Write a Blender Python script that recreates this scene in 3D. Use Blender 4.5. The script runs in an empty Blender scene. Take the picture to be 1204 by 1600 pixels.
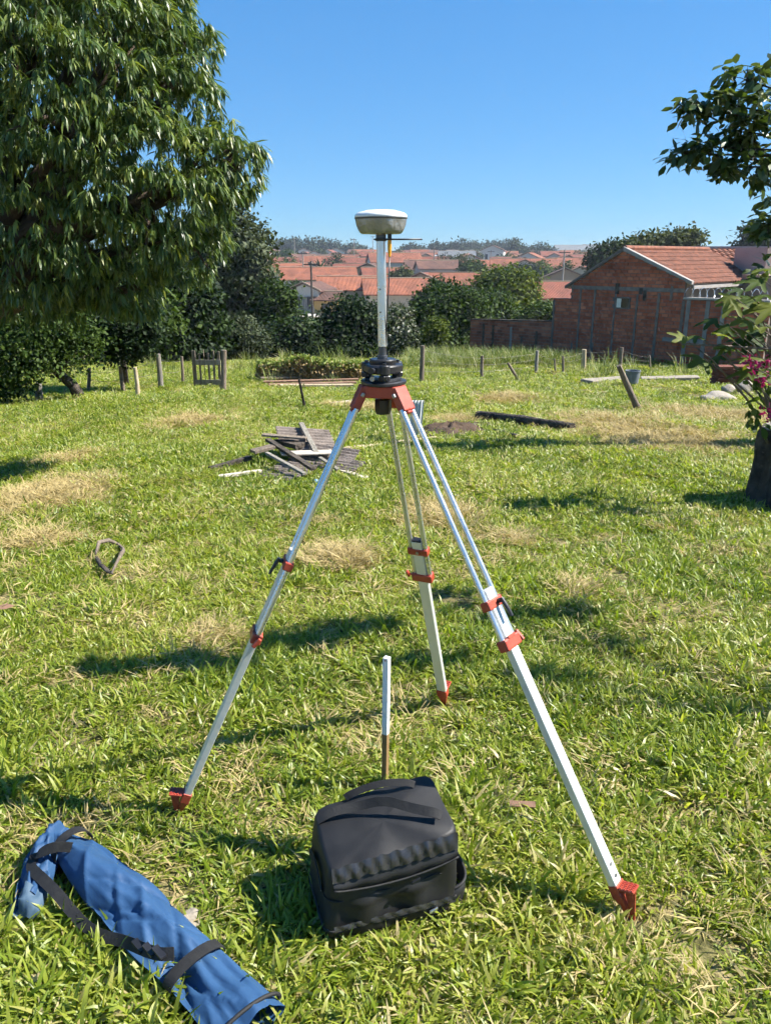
import bpy, bmesh, math, random
import numpy as np
from mathutils import Vector, Matrix

random.seed(7)
rng = np.random.default_rng(11)
R = math.radians
scene = bpy.context.scene

# ------------------------------------------------------------------ camera
F, PITCH, EYE = 1200.0, R(18.4), 1.75          # focal length in photo pixels, downward pitch, eye height
cam_d = bpy.data.cameras.new('camera'); cam = bpy.data.objects.new('camera', cam_d)
scene.collection.objects.link(cam); scene.camera = cam
cam.location = (0, 0, EYE); cam.rotation_euler = (R(90) - PITCH, 0, 0)
cam_d.sensor_fit = 'VERTICAL'; cam_d.sensor_height = 32; cam_d.lens = 32 * F / 1600
cam_d.clip_start = 0.05; cam_d.clip_end = 9000

# ------------------------------------------------------------------ sky and sun
SUN_AZ, SUN_EL = R(2), R(46)                    # azimuth from +X (right)
to_sun = Vector((math.cos(SUN_AZ) * math.cos(SUN_EL), math.sin(SUN_AZ) * math.cos(SUN_EL), math.sin(SUN_EL)))
world = bpy.data.worlds.new('World'); scene.world = world; world.use_nodes = True
wn, wl = world.node_tree.nodes, world.node_tree.links
sky = wn.new('ShaderNodeTexSky'); sky.sky_type = 'NISHITA'; sky.sun_disc = False
sky.sun_elevation = SUN_EL; sky.sun_rotation = math.pi / 2 - SUN_AZ
sky.altitude = 600; sky.air_density = 1.0; sky.dust_density = 0.0; sky.ozone_density = 4.0
hs = wn.new('ShaderNodeHueSaturation'); hs.inputs['Saturation'].default_value = 1.28; wl.new(sky.outputs[0], hs.inputs['Color'])
gm_ = wn.new('ShaderNodeGamma'); gm_.inputs[1].default_value = .5; wl.new(hs.outputs[0], gm_.inputs[0])      # softer fall-off from horizon to zenith
tm_ = wn.new('ShaderNodeMix'); tm_.data_type = 'RGBA'; tm_.blend_type = 'MULTIPLY'; tm_.inputs[0].default_value = 1; tm_.inputs[7].default_value = (.41, .71, 1.04, 1)
wl.new(gm_.outputs[0], tm_.inputs[6]); wl.new(tm_.outputs[2], wn['Background'].inputs[0]); wn['Background'].inputs[1].default_value = 0.148
sun_d = bpy.data.lights.new('sun', 'SUN'); sun_d.energy = 5.0; sun_d.angle = R(0.53); sun_d.color = (1, .95, .86)
sun = bpy.data.objects.new('sun', sun_d); scene.collection.objects.link(sun)
sun.rotation_euler = to_sun.to_track_quat('Z', 'Y').to_euler()
vs = scene.view_settings
vs.view_transform = 'Standard'; vs.look = 'None'; vs.exposure = 1.35; vs.gamma = 1; vs.use_curve_mapping = False
cy = scene.cycles; cy.max_bounces = 5; cy.diffuse_bounces = 2; cy.glossy_bounces = 2; cy.transmission_bounces = 2; cy.transparent_max_bounces = 2; cy.volume_bounces = 0
cy.use_adaptive_sampling = True; cy.adaptive_threshold = .035; cy.adaptive_min_samples = 12
scene.cycles.use_denoising = True

# ------------------------------------------------------------------ geometry of the view and the terrain
KY = np.array([-40, 0, 3, 8, 32, 40, 52, 64, 76, 95, 600, 900, 4000.])
KZ = np.array([0, 0, -.02, -.40, -2.32, -3.5, -5.4, -6.4, -6.6, -5.9, 4.0, 5.5, 9.])
def T(x, y):
    """height of the ground"""
    x = np.asarray(x, float); y = np.asarray(y, float)
    z = (np.interp(y - 1, KY, KZ) + np.interp(y, KY, KZ) + np.interp(y + 1, KY, KZ)) / 3
    fade = np.clip((y - 3.5) / 5, 0, 1) * np.clip((120 - y) / 60, 0, 1)
    return z + fade * (.05 * np.sin(x * .9 + y * .35) + .04 * np.sin(x * .37 - y * .8 + 2) + .03 * np.sin(x * 2.1 + 1.7 * y))
def Tz(x, y): return float(T(x, y))
CT, ST = math.cos(PITCH), math.sin(PITCH)
def ray(px, py):
    v = 800 - py
    return np.array([px - 602.0, F * CT + v * ST, -(F * ST - v * CT)])
def P(px, py, Y):
    """world point at forward distance Y on the sight line through a photo pixel"""
    r = ray(px, py); return Vector((r[0] * Y / r[1], Y, EYE + r[2] * Y / r[1]))
def G(px, py):
    """where that sight line meets the ground"""
    r = ray(px, py); lo, hi = .3, 500.
    ys = np.concatenate([np.arange(.4, 60, .02), np.arange(60, 800, .5)])
    xs = r[0] * ys / r[1]; zs = EYE + r[2] * ys / r[1]
    hit = np.nonzero(zs <= T(xs, ys))[0]
    k = hit[0] if len(hit) else len(ys) - 1
    return Vector((xs[k], ys[k], Tz(xs[k], ys[k])))
def pix(p):
    d = np.asarray(p, float) - np.array([0, 0, EYE])
    z = d[..., 1] * CT - d[..., 2] * ST; up = d[..., 1] * ST + d[..., 2] * CT
    return 602 + F * d[..., 0] / z, 800 - F * up / z, z

# ------------------------------------------------------------------ materials
def nodes(m):
    m.use_nodes = True; nt = m.node_tree; nt.nodes.clear(); return nt, nt.nodes, nt.links
def ramp(n, stops):
    r = n.new('ShaderNodeValToRGB'); e = r.color_ramp.elements
    while len(e) < len(stops): e.new(.5)
    for el, (p, c) in zip(e, stops): el.position = p; el.color = (*c, 1)
    return r
def pmat(name, c1, c2=None, scale=8, rough=.7, metal=0, bump=.2, bscale=None, stretch=(1, 1, 1), spec=.4, contrast=.25, detail=5, coat=0, bdist=.02):
    m = bpy.data.materials.new(name); nt, n, l = nodes(m)
    out = n.new('ShaderNodeOutputMaterial'); b = n.new('ShaderNodeBsdfPrincipled'); l.new(b.outputs[0], out.inputs[0])
    tc = n.new('ShaderNodeTexCoord'); mp = n.new('ShaderNodeMapping'); l.new(tc.outputs['Object'], mp.inputs[0])
    mp.inputs['Scale'].default_value = stretch
    no = n.new('ShaderNodeTexNoise'); no.inputs['Scale'].default_value = scale; no.inputs['Detail'].default_value = detail
    l.new(mp.outputs[0], no.inputs['Vector'])
    r = ramp(n, [(.5 - contrast, c1), (.5 + contrast, c2 or c1)]); l.new(no.outputs[0], r.inputs[0])
    oi = n.new('ShaderNodeObjectInfo'); hsv = n.new('ShaderNodeHueSaturation')
    mr = n.new('ShaderNodeMapRange'); mr.inputs[3].default_value = .9; mr.inputs[4].default_value = 1.1
    l.new(oi.outputs['Random'], mr.inputs[0]); l.new(mr.outputs[0], hsv.inputs['Value']); l.new(r.outputs[0], hsv.inputs['Color'])
    l.new(hsv.outputs[0], b.inputs['Base Color'])
    b.inputs['Metallic'].default_value = metal; b.inputs['Specular IOR Level'].default_value = spec
    rr = n.new('ShaderNodeMapRange'); rr.inputs[3].default_value = max(.03, rough - .1); rr.inputs[4].default_value = min(1, rough + .1)
    l.new(no.outputs[0], rr.inputs[0]); l.new(rr.outputs[0], b.inputs['Roughness'])
    b.inputs['Coat Weight'].default_value = coat
    if bump:
        n2 = n.new('ShaderNodeTexNoise'); n2.inputs['Scale'].default_value = bscale or scale * 4; n2.inputs['Detail'].default_value = 6
        l.new(mp.outputs[0], n2.inputs['Vector'])
        bp = n.new('ShaderNodeBump'); bp.inputs['Strength'].default_value = bump; bp.inputs['Distance'].default_value = bdist
        l.new(n2.outputs[0], bp.inputs['Height']); l.new(bp.outputs[0], b.inputs['Normal'])
    return m
def leafmat(name, stops, rough=.45, trans=.35, spec=.4, inst=False, tcol=(1.25, 1.3, .6)):
    """leaf or blade: colour from the per-leaf tint; part of the light passes through"""
    m = bpy.data.materials.new(name); nt, n, l = nodes(m)
    out = n.new('ShaderNodeOutputMaterial'); b = n.new('ShaderNodeBsdfPrincipled')
    a = n.new('ShaderNodeAttribute'); a.attribute_name = 'tint'
    oi = n.new('ShaderNodeObjectInfo')
    ad = n.new('ShaderNodeMath'); ad.operation = 'MULTIPLY_ADD'; ad.use_clamp = True
    l.new(oi.outputs['Random'], ad.inputs[0]); ad.inputs[1].default_value = .25; l.new(a.outputs['Fac'], ad.inputs[2])
    fac = ad.outputs[0]
    if inst:
        a2 = n.new('ShaderNodeAttribute'); a2.attribute_type = 'INSTANCER'; a2.attribute_name = 'dry'
        ad2 = n.new('ShaderNodeMath'); ad2.operation = 'ADD'; ad2.use_clamp = True
        l.new(a.outputs['Fac'], ad2.inputs[0]); l.new(a2.outputs['Fac'], ad2.inputs[1]); fac = ad2.outputs[0]
    r = ramp(n, stops); l.new(fac, r.inputs[0]); l.new(r.outputs[0], b.inputs['Base Color'])
    b.inputs['Roughness'].default_value = rough; b.inputs['Specular IOR Level'].default_value = spec
    tr = n.new('ShaderNodeBsdfTranslucent'); mu = n.new('ShaderNodeMix'); mu.data_type = 'RGBA'; mu.blend_type = 'MULTIPLY'
    mu.inputs[0].default_value = 1; l.new(r.outputs[0], mu.inputs[6]); mu.inputs[7].default_value = (*tcol, 1)
    l.new(mu.outputs[2], tr.inputs[0])
    mx = n.new('ShaderNodeMixShader'); mx.inputs[0].default_value = trans
    l.new(b.outputs[0], mx.inputs[1]); l.new(tr.outputs[0], mx.inputs[2]); l.new(mx.outputs[0], out.inputs[0])
    return m
M = {}
STRAW = [(0, (.24, .165, .055)), (.5, (.34, .245, .095)), (1, (.42, .33, .15))]
M['grass'] = leafmat('grass', [(0, (.055, .110, .009)), (.35, (.186, .254, .020)), (.68, (.34, .374, .055)), (.86, (.43, .38, .145)), (1, (.48, .40, .20))], .42, .48, .5, True)
M['straw'] = leafmat('straw', STRAW, .6, .2, .3, True)
M['tallgrass'] = leafmat('tall grass', [(0, (.07, .12, .02)), (.6, (.17, .21, .05)), (1, (.42, .38, .2))], .5, .35, .3, True)
M['mango'] = leafmat('mango leaf', [(0, (.022, .048, .012)), (.5, (.068, .115, .026)), (.85, (.14, .19, .04)), (1, (.24, .27, .05))], .42, .30, .6)
M['mangowood'] = pmat('mango bark', (.05, .035, .025), (.11, .075, .05), 9, .9, bump=.6)
M['wood_old'] = pmat('weathered wood', (.10, .078, .058), (.25, .20, .15), 6, .85, bump=.5, bscale=30, stretch=(6, 6, .6))
M['wood_grey'] = pmat('grey weathered wood', (.14, .125, .10), (.31, .285, .245), 6, .85, bump=.5, bscale=30, stretch=(5, 5, .6))
M['wood_dark'] = pmat('dark rotten wood', (.018, .014, .011), (.10, .08, .062), 7, .9, bump=1, bscale=26, contrast=.18, bdist=.03)
M['wood_pale'] = pmat('pale wood', (.32, .25, .15), (.46, .38, .26), 5, .7, bump=.3, bscale=20)
M['wood_stake'] = pmat('raw brown wood', (.17, .10, .04), (.28, .18, .08), 5, .7, bump=.3, bscale=20, stretch=(5, 5, .6))
M['wood_red'] = pmat('reddish wood', (.16, .085, .055), (.28, .17, .11), 5, .8, bump=.3)
M['alu'] = pmat('anodised aluminium', (.60, .61, .62), (.74, .75, .76), 14, .28, .85, .05, 60, spec=.5)
M['alu_flat'] = pmat('silver painted leg', (.62, .62, .58), (.70, .70, .66), 10, .38, .35, .08, 80, spec=.5)
M['red'] = pmat('red cast metal', (.31, .038, .021), (.41, .066, .035), 30, .42, 0, .15, 200, spec=.5, bdist=.003)
M['black'] = pmat('black plastic', (.010, .010, .012), (.022, .022, .025), 30, .35, 0, .1, 150, spec=.5, bdist=.002)
M['darkgrey'] = pmat('dark grey metal', (.07, .075, .085), (.12, .125, .14), 20, .35, .6, .05)
M['steel'] = pmat('bolt steel', (.3, .3, .3), (.45, .45, .45), 30, .35, .9, .05)
M['white'] = pmat('white plastic', (.72, .73, .72), (.82, .82, .80), 20, .35, 0, .25, 40, bdist=.004)
M['foil'] = pmat('silver tape', (.16, .17, .18), (.34, .35, .36), 22, .22, .45, 1, 34, bdist=.010, spec=.8)
M['yellow'] = pmat('amber plastic', (.75, .32, .02), (.85, .40, .03), 20, .4)
M['paint_white'] = pmat('white painted wood', (.70, .70, .70), (.80, .80, .80), 9, .6, bump=.3, stretch=(4, 4, .6))
M['blackcloth'] = pmat('black nylon', (.010, .010, .011), (.021, .021, .022), 14, .55, 0, .25, 300, spec=.4, bdist=.002)
M['blackpatent'] = pmat('black piping', (.020, .020, .022), (.035, .035, .038), 30, .26, 0, .2, 60, spec=.6, bdist=.003)
M['webbing'] = pmat('black webbing', (.009, .009, .010), (.019, .019, .019), 40, .7, 0, .5, 160, bdist=.002)
M['bluecloth'] = pmat('blue canvas', (.015, .050, .125), (.025, .075, .17), 5, .62, 0, .3, 30, spec=.35, bdist=.006)
M['bluedirty'] = pmat('faded blue canvas', (.035, .075, .13), (.07, .12, .17), 18, .7, 0, .4, 40, bdist=.006)
M['brick'] = pmat('red hollow brick', (.22, .075, .043), (.55, .21, .115), 2.6, .9, 0, .5, 40, contrast=.3)
M['brick_dark'] = pmat('stained brick', (.10, .04, .028), (.33, .11, .06), 2.2, .9, 0, .5, 40, contrast=.3)
def brickmat(nm, dark, mid, light, stain):
    m = pmat(nm, stain, (1, 1, 1), 1.3, .9, 0, .5, 40, contrast=.22); nt = m.node_tree; n, l = nt.nodes, nt.links
    b = next(x for x in n if x.type == 'BSDF_PRINCIPLED'); hs_ = next(x for x in n if x.type == 'HUE_SAT')
    a = n.new('ShaderNodeAttribute'); a.attribute_name = 'tint'; r = ramp(n, [(0, dark), (.5, mid), (1, light)]); l.new(a.outputs['Fac'], r.inputs[0])
    mu = n.new('ShaderNodeMix'); mu.data_type = 'RGBA'; mu.blend_type = 'MULTIPLY'; mu.inputs[0].default_value = 1
    l.new(r.outputs[0], mu.inputs[6]); l.new(hs_.outputs[0], mu.inputs[7]); l.new(mu.outputs[2], b.inputs['Base Color']); M[nm] = m
brickmat('brick', (.40, .108, .052), (.51, .150, .074), (.64, .215, .110), (.55, .46, .42))
brickmat('brick_dark', (.22, .075, .045), (.40, .13, .07), (.52, .20, .11), (.42, .38, .36))
M['mortar'] = pmat('grey mortar', (.12, .095, .08), (.23, .19, .16), 6, .95, 0, .5)
M['concrete'] = pmat('concrete', (.17, .155, .14), (.29, .275, .25), 5, .9, 0, .4)
M['plaster'] = pmat('beige plaster', (.30, .23, .165), (.36, .28, .205), 1.5, .85, 0, .15)
M['plaster_pink'] = pmat('dull pink plaster', (.36, .275, .235), (.42, .33, .285), 1.5, .85, 0, .15)
M['rooftile'] = pmat('clay roof tile', (.11, .042, .026), (.27, .105, .06), 4.5, .85, 0, .3, 30, contrast=.2)
M['trim'] = pmat('pale mortar edge', (.28, .25, .225), (.38, .35, .32), 6, .8)
M['asbestos'] = pmat('fibre cement', (.10, .08, .068), (.27, .225, .195), 7, .9, 0, .5, 40, contrast=.3)
M['paleboard'] = pmat('bleached board', (.36, .31, .25), (.55, .49, .42), 5, .8, 0, .3, stretch=(1, 5, 5))
M['wire'] = pmat('rusty wire', (.12, .10, .09), (.22, .20, .19), 20, .6, .4, 0)
M['soil'] = pmat('dark soil', (.03, .02, .013), (.11, .07, .045), 9, .95, 0, .8, 40)
M['stone'] = pmat('grey stone', (.20, .17, .13), (.34, .30, .24), 12, .85, 0, .5)
M['cinder'] = pmat('pale rubble', (.22, .19, .15), (.36, .32, .27), 8, .9, 0, .6)
M['glassdark'] = pmat('dark window', (.02, .022, .025), (.03, .03, .035), 3, .15, 0, 0, spec=.6)
M['metalroof'] = pmat('grey metal roof', (.10, .11, .12), (.17, .18, .19), 1, .75, 0, .1, spec=.2)
M['bluejug'] = pmat('blue plastic scrap', (.04, .13, .20), (.07, .18, .26), 8, .4)
M['rope'] = pmat('white rope', (.62, .60, .56), (.74, .72, .68), 60, .8, 0, .5)
M['magenta'] = leafmat('magenta petal', [(0, (.16, .006, .05)), (1, (.34, .02, .12))], .5, .3, .3, tcol=(1.2, .8, 1))
M['bark'] = pmat('bark', (.09, .07, .05), (.20, .16, .12), 6, .9, 0, .7)
M['tower'] = pmat('grey bucket', (.12, .14, .16), (.17, .19, .21), 8, .6)

# ------------------------------------------------------------------ mesh helpers
COL = scene.collection
def link_mesh(name, me, mat=None, parent=None, smooth=False):
    if mat is not None: me.materials.append(M[mat] if isinstance(mat, str) else mat)
    if smooth: me.polygons.foreach_set('use_smooth', [True] * len(me.polygons))
    o = bpy.data.objects.new(name, me); COL.objects.link(o)
    if parent is not None: o.parent = parent
    return o
def origin(o):
    while o.parent is not None: o = o.parent
    return o.location.copy()
def tag(o, label, cat, group=None, kind=None):
    if label: o['label'] = label
    if cat: o['category'] = cat
    if group: o['group'] = group
    if kind: o['kind'] = kind
    return o
def thing(name, label, cat, loc, group=None):
    o = bpy.data.objects.new(name, None); COL.objects.link(o); o.location = loc; o.empty_display_size = .1
    return tag(o, label, cat, group)
class MB:
    """collects shapes in world coordinates; build() links them as one mesh"""
    def __init__(s): s.v = []; s.f = []
    def add(s, v, f):
        b = len(s.v); s.v += [tuple(p) for p in v]; s.f += [tuple(i + b for i in q) for q in f]; return s
    def hexa(s, c8):  # bottom four then top four
        return s.add(c8, [(0, 3, 2, 1), (4, 5, 6, 7), (0, 1, 5, 4), (1, 2, 6, 5), (2, 3, 7, 6), (3, 0, 4, 7)])
    def obox(s, c, ex, ey, ez):  # centre and three half-axis vectors
        c, ex, ey, ez = map(Vector, (c, ex, ey, ez))
        return s.hexa([c - ex - ey - ez, c + ex - ey - ez, c + ex + ey - ez, c - ex + ey - ez,
                       c - ex - ey + ez, c + ex - ey + ez, c + ex + ey + ez, c - ex + ey + ez])
    def box(s, x0, x1, y0, y1, z0, z1):
        return s.obox(((x0 + x1) / 2, (y0 + y1) / 2, (z0 + z1) / 2), ((x1 - x0) / 2, 0, 0), (0, (y1 - y0) / 2, 0), (0, 0, (z1 - z0) / 2))
    def tube(s, pts, rad, seg=10, cap=True, flat=1.0, wob=0):
        pts = [Vector(p) for p in pts]; n = len(pts)
        rad = [rad] * n if isinstance(rad, (int, float)) else rad
        base = len(s.v); ref = None
        for i, p in enumerate(pts):
            t = (pts[min(i + 1, n - 1)] - pts[max(i - 1, 0)]).normalized()
            if ref is None: ref = Vector((0, 0, 1)) if abs(t.z) < .9 else Vector((1, 0, 0))
            a = t.cross(ref).normalized(); b = a.cross(t).normalized(); ref = b
            for k in range(seg):
                an = 2 * math.pi * k / seg; rr = rad[i] * (1 + wob * random.uniform(-1, 1))
                s.v.append(tuple(p + a * (math.cos(an) * rr) + b * (math.sin(an) * rr * flat)))
        for i in range(n - 1):
            for k in range(seg):
                k2 = (k + 1) % seg
                s.f.append((base + i * seg + k, base + i * seg + k2, base + (i + 1) * seg + k2, base + (i + 1) * seg + k))
        if cap:
            s.f.append(tuple(base + k for k in range(seg))[::-1]); s.f.append(tuple(base + (n - 1) * seg + k for k in range(seg)))
        return s
    def lathe(s, c, prof, seg=32, shape=None):
        c = Vector(c); base = len(s.v)
        for r, z in prof:
            for k in range(seg):
                a = 2 * math.pi * k / seg; q = shape(a) if shape else 1
                s.v.append((c.x + r * q * math.cos(a), c.y + r * q * math.sin(a), c.z + z))
        for i in range(len(prof) - 1):
            for k in range(seg):
                k2 = (k + 1) % seg
                s.f.append((base + i * seg + k, base + i * seg + k2, base + (i + 1) * seg + k2, base + (i + 1) * seg + k))
        s.f.append(tuple(base + k for k in range(seg))[::-1]); s.f.append(tuple(base + (len(prof) - 1) * seg + k for k in range(seg)))
        return s
    def prism(s, poly, d):
        poly = [Vector(p) for p in poly]; d = Vector(d); n = len(poly)
        v = poly + [p + d for p in poly]
        return s.add(v, [tuple(range(n))[::-1], tuple(range(n, 2 * n))] + [(i, (i + 1) % n, n + (i + 1) % n, n + i) for i in range(n)])
    def build(s, name, mat, parent=None, smooth=False, bevel=0, loc=None, autosmooth=None):
        off = origin(parent) if parent is not None else (Vector(loc) if loc is not None else Vector((0, 0, 0)))
        me = bpy.data.meshes.new(name); me.from_pydata([tuple(Vector(p) - off) for p in s.v], [], s.f); me.update()
        bm = bmesh.new(); bm.from_mesh(me); bmesh.ops.recalc_face_normals(bm, faces=bm.faces); bm.to_mesh(me); bm.free()
        o = link_mesh(name, me, mat, parent, smooth)
        if parent is None: o.location = off
        if autosmooth: me.set_sharp_from_angle(angle=R(autosmooth))
        if bevel:
            md = o.modifiers.new('edge', 'BEVEL'); md.width = bevel; md.segments = 2; md.limit_method = 'ANGLE'
        return o
def single(name, mb, mat, label, cat, base=None, group=None, **kw):
    if base is None:
        a = np.array(mb.v); base = Vector((a[:, 0].mean(), a[:, 1].mean(), a[:, 2].min()))
    return tag(mb.build(name, mat, loc=base, **kw), label, cat, group)
def np_mesh(name, verts, faces_flat, loop_tot, attr=None, smooth=False):
    """fast mesh from arrays; attr is a per-vertex float called tint"""
    me = bpy.data.meshes.new(name); nv = len(verts); nf = len(loop_tot)
    me.vertices.add(nv); me.vertices.foreach_set('co', np.asarray(verts, np.float32).ravel())
    me.loops.add(len(faces_flat)); me.loops.foreach_set('vertex_index', np.asarray(faces_flat, np.int32))
    me.polygons.add(nf); st = np.concatenate([[0], np.cumsum(loop_tot)[:-1]])
    me.polygons.foreach_set('loop_start', st.astype(np.int32))
    if attr is not None:
        a = me.attributes.new('tint', 'FLOAT', 'POINT'); a.data.foreach_set('value', np.asarray(attr, np.float32))
    me.update(calc_edges=True); me.validate()
    if smooth: me.polygons.foreach_set('use_smooth', np.ones(len(me.polygons), bool))
    return me
# leaf templates: base at origin, growing along +X, upper side +Z
def strip_template(stations, bend=.25, fold=.0):
    """stations: list of (x, halfwidth); first and last are points"""
    v = []; f = []; rows = []
    for x, w in stations:
        z = -bend * x * x
        if w == 0: rows.append([len(v)]); v.append((x, 0, z))
        else: rows.append([len(v), len(v) + 1]); v += [(x, -w, z + fold * w), (x, w, z + fold * w)]
    for a, b in zip(rows[:-1], rows[1:]):
        if len(a) == 1: f.append((a[0], b[0], b[1]))
        elif len(b) == 1: f.append((a[0], b[0], a[1]))
        else: f.append((a[0], b[0], b[1], a[1]))
    return np.array(v), f
LANCE = strip_template([(0, 0), (.28, .066), (.62, .074), (1, 0)], .35)
OVAL = strip_template([(0, 0), (.22, .17), (.62, .24), (1, 0)], .25)
DIAM = (np.array([(0, 0, 0), (.5, -.32, -.03), (1, 0, -.12), (.5, .32, -.03)]), [(0, 1, 2, 3)])
def leaves(tpl, pos, x, up, size, tint):
    """many leaves from a template; x growth direction, up approximate upper side"""
    tv, tf = tpl; n, k = len(pos), len(tv)
    x = x / np.linalg.norm(x, axis=1, keepdims=True)
    y = np.cross(up, x); y /= np.linalg.norm(y, axis=1, keepdims=True) + 1e-9; z = np.cross(x, y)
    v = pos[:, None, :] + size[:, None, None] * (tv[None, :, 0:1] * x[:, None] + tv[None, :, 1:2] * y[:, None] + tv[None, :, 2:3] * z[:, None])
    ff = np.concatenate([np.array(q) for q in tf]); lt = np.array([len(q) for q in tf])
    fl = (ff[None] + (np.arange(n) * k)[:, None]).ravel()
    return v.reshape(-1, 3), fl, np.tile(lt, n), np.repeat(tint, k)
def unit(n):
    d = rng.normal(size=(n, 3)); return d / np.linalg.norm(d, axis=1, keepdims=True)

# ------------------------------------------------------------------ ground
def dryness(x, y):
    """how withered the lawn is, 0..1"""
    x = np.asarray(x, float); y = np.asarray(y, float)
    d = .5 + .5 * np.sin(x * 1.3 + 1.1 * np.sin(y * .9)) * np.sin(y * 1.1 + .8 * np.sin(x * 1.7 + 2))
    d = .55 * d + .45 * (.5 + .5 * np.sin(3.1 * x - 2.2 * y + 1) * np.sin(2.7 * y + 1.3 * x))
    d = d * .55
    for (cx, cy, rx, ry, a) in HAY:
        d = np.maximum(d, a * np.clip(1.4 - np.sqrt(((x - cx) / rx) ** 2 + ((y - cy) / ry) ** 2) * 1.1, 0, 1))
    return np.clip(d, 0, 1)
HAY = []
for px, py, wpx, hpx, a in [(80, 780, 75, 30, 1), (50, 850, 70, 16, .7), (540, 876, 62, 18, 1), (690, 808, 66, 22, .95), (1050, 695, 130, 24, .75),
                            (960, 665, 110, 16, .6), (790, 628, 55, 10, .8), (300, 660, 60, 10, .55), (110, 720, 50, 8, .7), (900, 925, 40, 18, .5), (330, 1000, 60, 14, .55),
                            (560, 640, 70, 8, .5), (800, 848, 40, 10, .6), (1120, 650, 80, 14, .6), (706, 662, 36, 8, .9)]:
    c = G(px, py); e = G(px + wpx, py); f = G(px, py - hpx)
    HAY.append((c.x, c.y, abs(e.x - c.x), max(.12, abs(f.y - c.y)), a))
def axis(parts):
    out = []
    for a, b, n in parts: out += list(np.linspace(a, b, n, endpoint=False))
    return np.array(out)
ys = np.concatenate([axis([(-30, -4, 8), (-4, 40, 200), (40, 130, 80)]), np.geomspace(130, 4000, 40)])
xh = np.concatenate([np.linspace(0, 22, 90, endpoint=False), np.geomspace(22, 2600, 45)])
xs = np.concatenate([-xh[:0:-1], xh])
XX, YY = np.meshgrid(xs, ys); ZZ = T(XX, YY)
nx, ny = len(xs), len(ys)
idx = np.arange(nx * ny).reshape(ny, nx)
quads = np.stack([idx[:-1, :-1], idx[:-1, 1:], idx[1:, 1:], idx[1:, :-1]], -1).reshape(-1, 4)
gm = np_mesh('ground', np.stack([XX, YY, ZZ], -1).reshape(-1, 3), quads.ravel(), np.full(len(quads), 4), dryness(XX, YY).ravel(), True)
mg = bpy.data.materials.new('lawn soil'); nt, n, l = nodes(mg)
out = n.new('ShaderNodeOutputMaterial'); b = n.new('ShaderNodeBsdfPrincipled'); l.new(b.outputs[0], out.inputs[0])
b.inputs['Roughness'].default_value = .95; b.inputs['Specular IOR Level'].default_value = .1
tc = n.new('ShaderNodeTexCoord'); n1 = n.new('ShaderNodeTexNoise'); n1.inputs['Scale'].default_value = 22; n1.inputs['Detail'].default_value = 8
l.new(tc.outputs['Object'], n1.inputs['Vector'])
r1 = ramp(n, [(.3, (.06, .058, .022)), (.48, (.15, .135, .055)), (.66, (.30, .235, .12))]); l.new(n1.outputs[0], r1.inputs[0])
r2 = ramp(n, [(.3, (.17, .11, .05)), (.7, (.38, .27, .13))]); l.new(n1.outputs[0], r2.inputs[0])
at = n.new('ShaderNodeAttribute'); at.attribute_name = 'tint'
rd = ramp(n, [(.5, (0, 0, 0)), (.9, (1, 1, 1))]); l.new(at.outputs['Fac'], rd.inputs[0])
mx = n.new('ShaderNodeMix'); mx.data_type = 'RGBA'; l.new(rd.outputs[0], mx.inputs[0]); l.new(r1.outputs[0], mx.inputs[6]); l.new(r2.outputs[0], mx.inputs[7])
sp = n.new('ShaderNodeSeparateXYZ'); l.new(tc.outputs['Object'], sp.inputs[0])
mr = n.new('ShaderNodeMapRange'); mr.inputs[1].default_value = 80; mr.inputs[2].default_value = 100; l.new(sp.outputs[1], mr.inputs[0])
n2 = n.new('ShaderNodeTexNoise'); n2.inputs['Scale'].default_value = .06; n2.inputs['Detail'].default_value = 6; l.new(tc.outputs['Object'], n2.inputs['Vector'])
r3 = ramp(n, [(.4, (.06, .085, .03)), (.55, (.25, .2, .14)), (.7, (.35, .3, .25))]); l.new(n2.outputs[0], r3.inputs[0])
mx2 = n.new('ShaderNodeMix'); mx2.data_type = 'RGBA'; l.new(mr.outputs[0], mx2.inputs[0]); l.new(mx.outputs[2], mx2.inputs[6]); l.new(r3.outputs[0], mx2.inputs[7])
l.new(mx2.outputs[2], b.inputs['Base Color'])
bp = n.new('ShaderNodeBump'); bp.inputs['Strength'].default_value = .8; bp.inputs['Distance'].default_value = .04; l.new(n1.outputs[0], bp.inputs['Height']); l.new(bp.outputs[0], b.inputs['Normal'])
M['ground'] = mg
tag(link_mesh('ground', gm, 'ground'), 'sloping lawn ground running down from the tripod to the valley', None, kind='structure')

# ------------------------------------------------------------------ the brick house with its yard walls
HO = P(866, 443, 32.0); HO.z = 0
HE = Vector((math.sqrt(.5), -math.sqrt(.5), 0)); HN = Vector((-HE.x * 0 - math.sqrt(.5), -math.sqrt(.5), 0))   # along the wall, outward
def on_wall(px, py):
    """distance along the wall and height of a photo pixel in the wall's plane"""
    r = Vector(ray(px, py)); t = (HO - Vector((0, 0, EYE))).dot(HN) / r.dot(HN); p = Vector((0, 0, EYE)) + r * t
    return (p - HO).dot(HE), p.z
def WP(s, z, d=0): return HO + HE * s + HN * d + Vector((0, 0, z))
s_l, z_b = on_wall(866, 447); s_l2, _ = on_wall(893, 443); s_pk, z_pk = on_wall(975, 393); s_r, z_r = on_wall(1070, 440)
s_low, z_low = on_wall(735, 500); s_low2, z_low2 = on_wall(866, 503); _, z_step = on_wall(880, 466); s_yd, z_yd = on_wall(1128, 470)
ZG = -3.2
house = thing('brick_house', 'unplastered red brick house with gable and clay tile roof beyond the fence', 'house', WP(s_pk, Tz(*WP(s_pk, 0).xy), -2))
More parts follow.
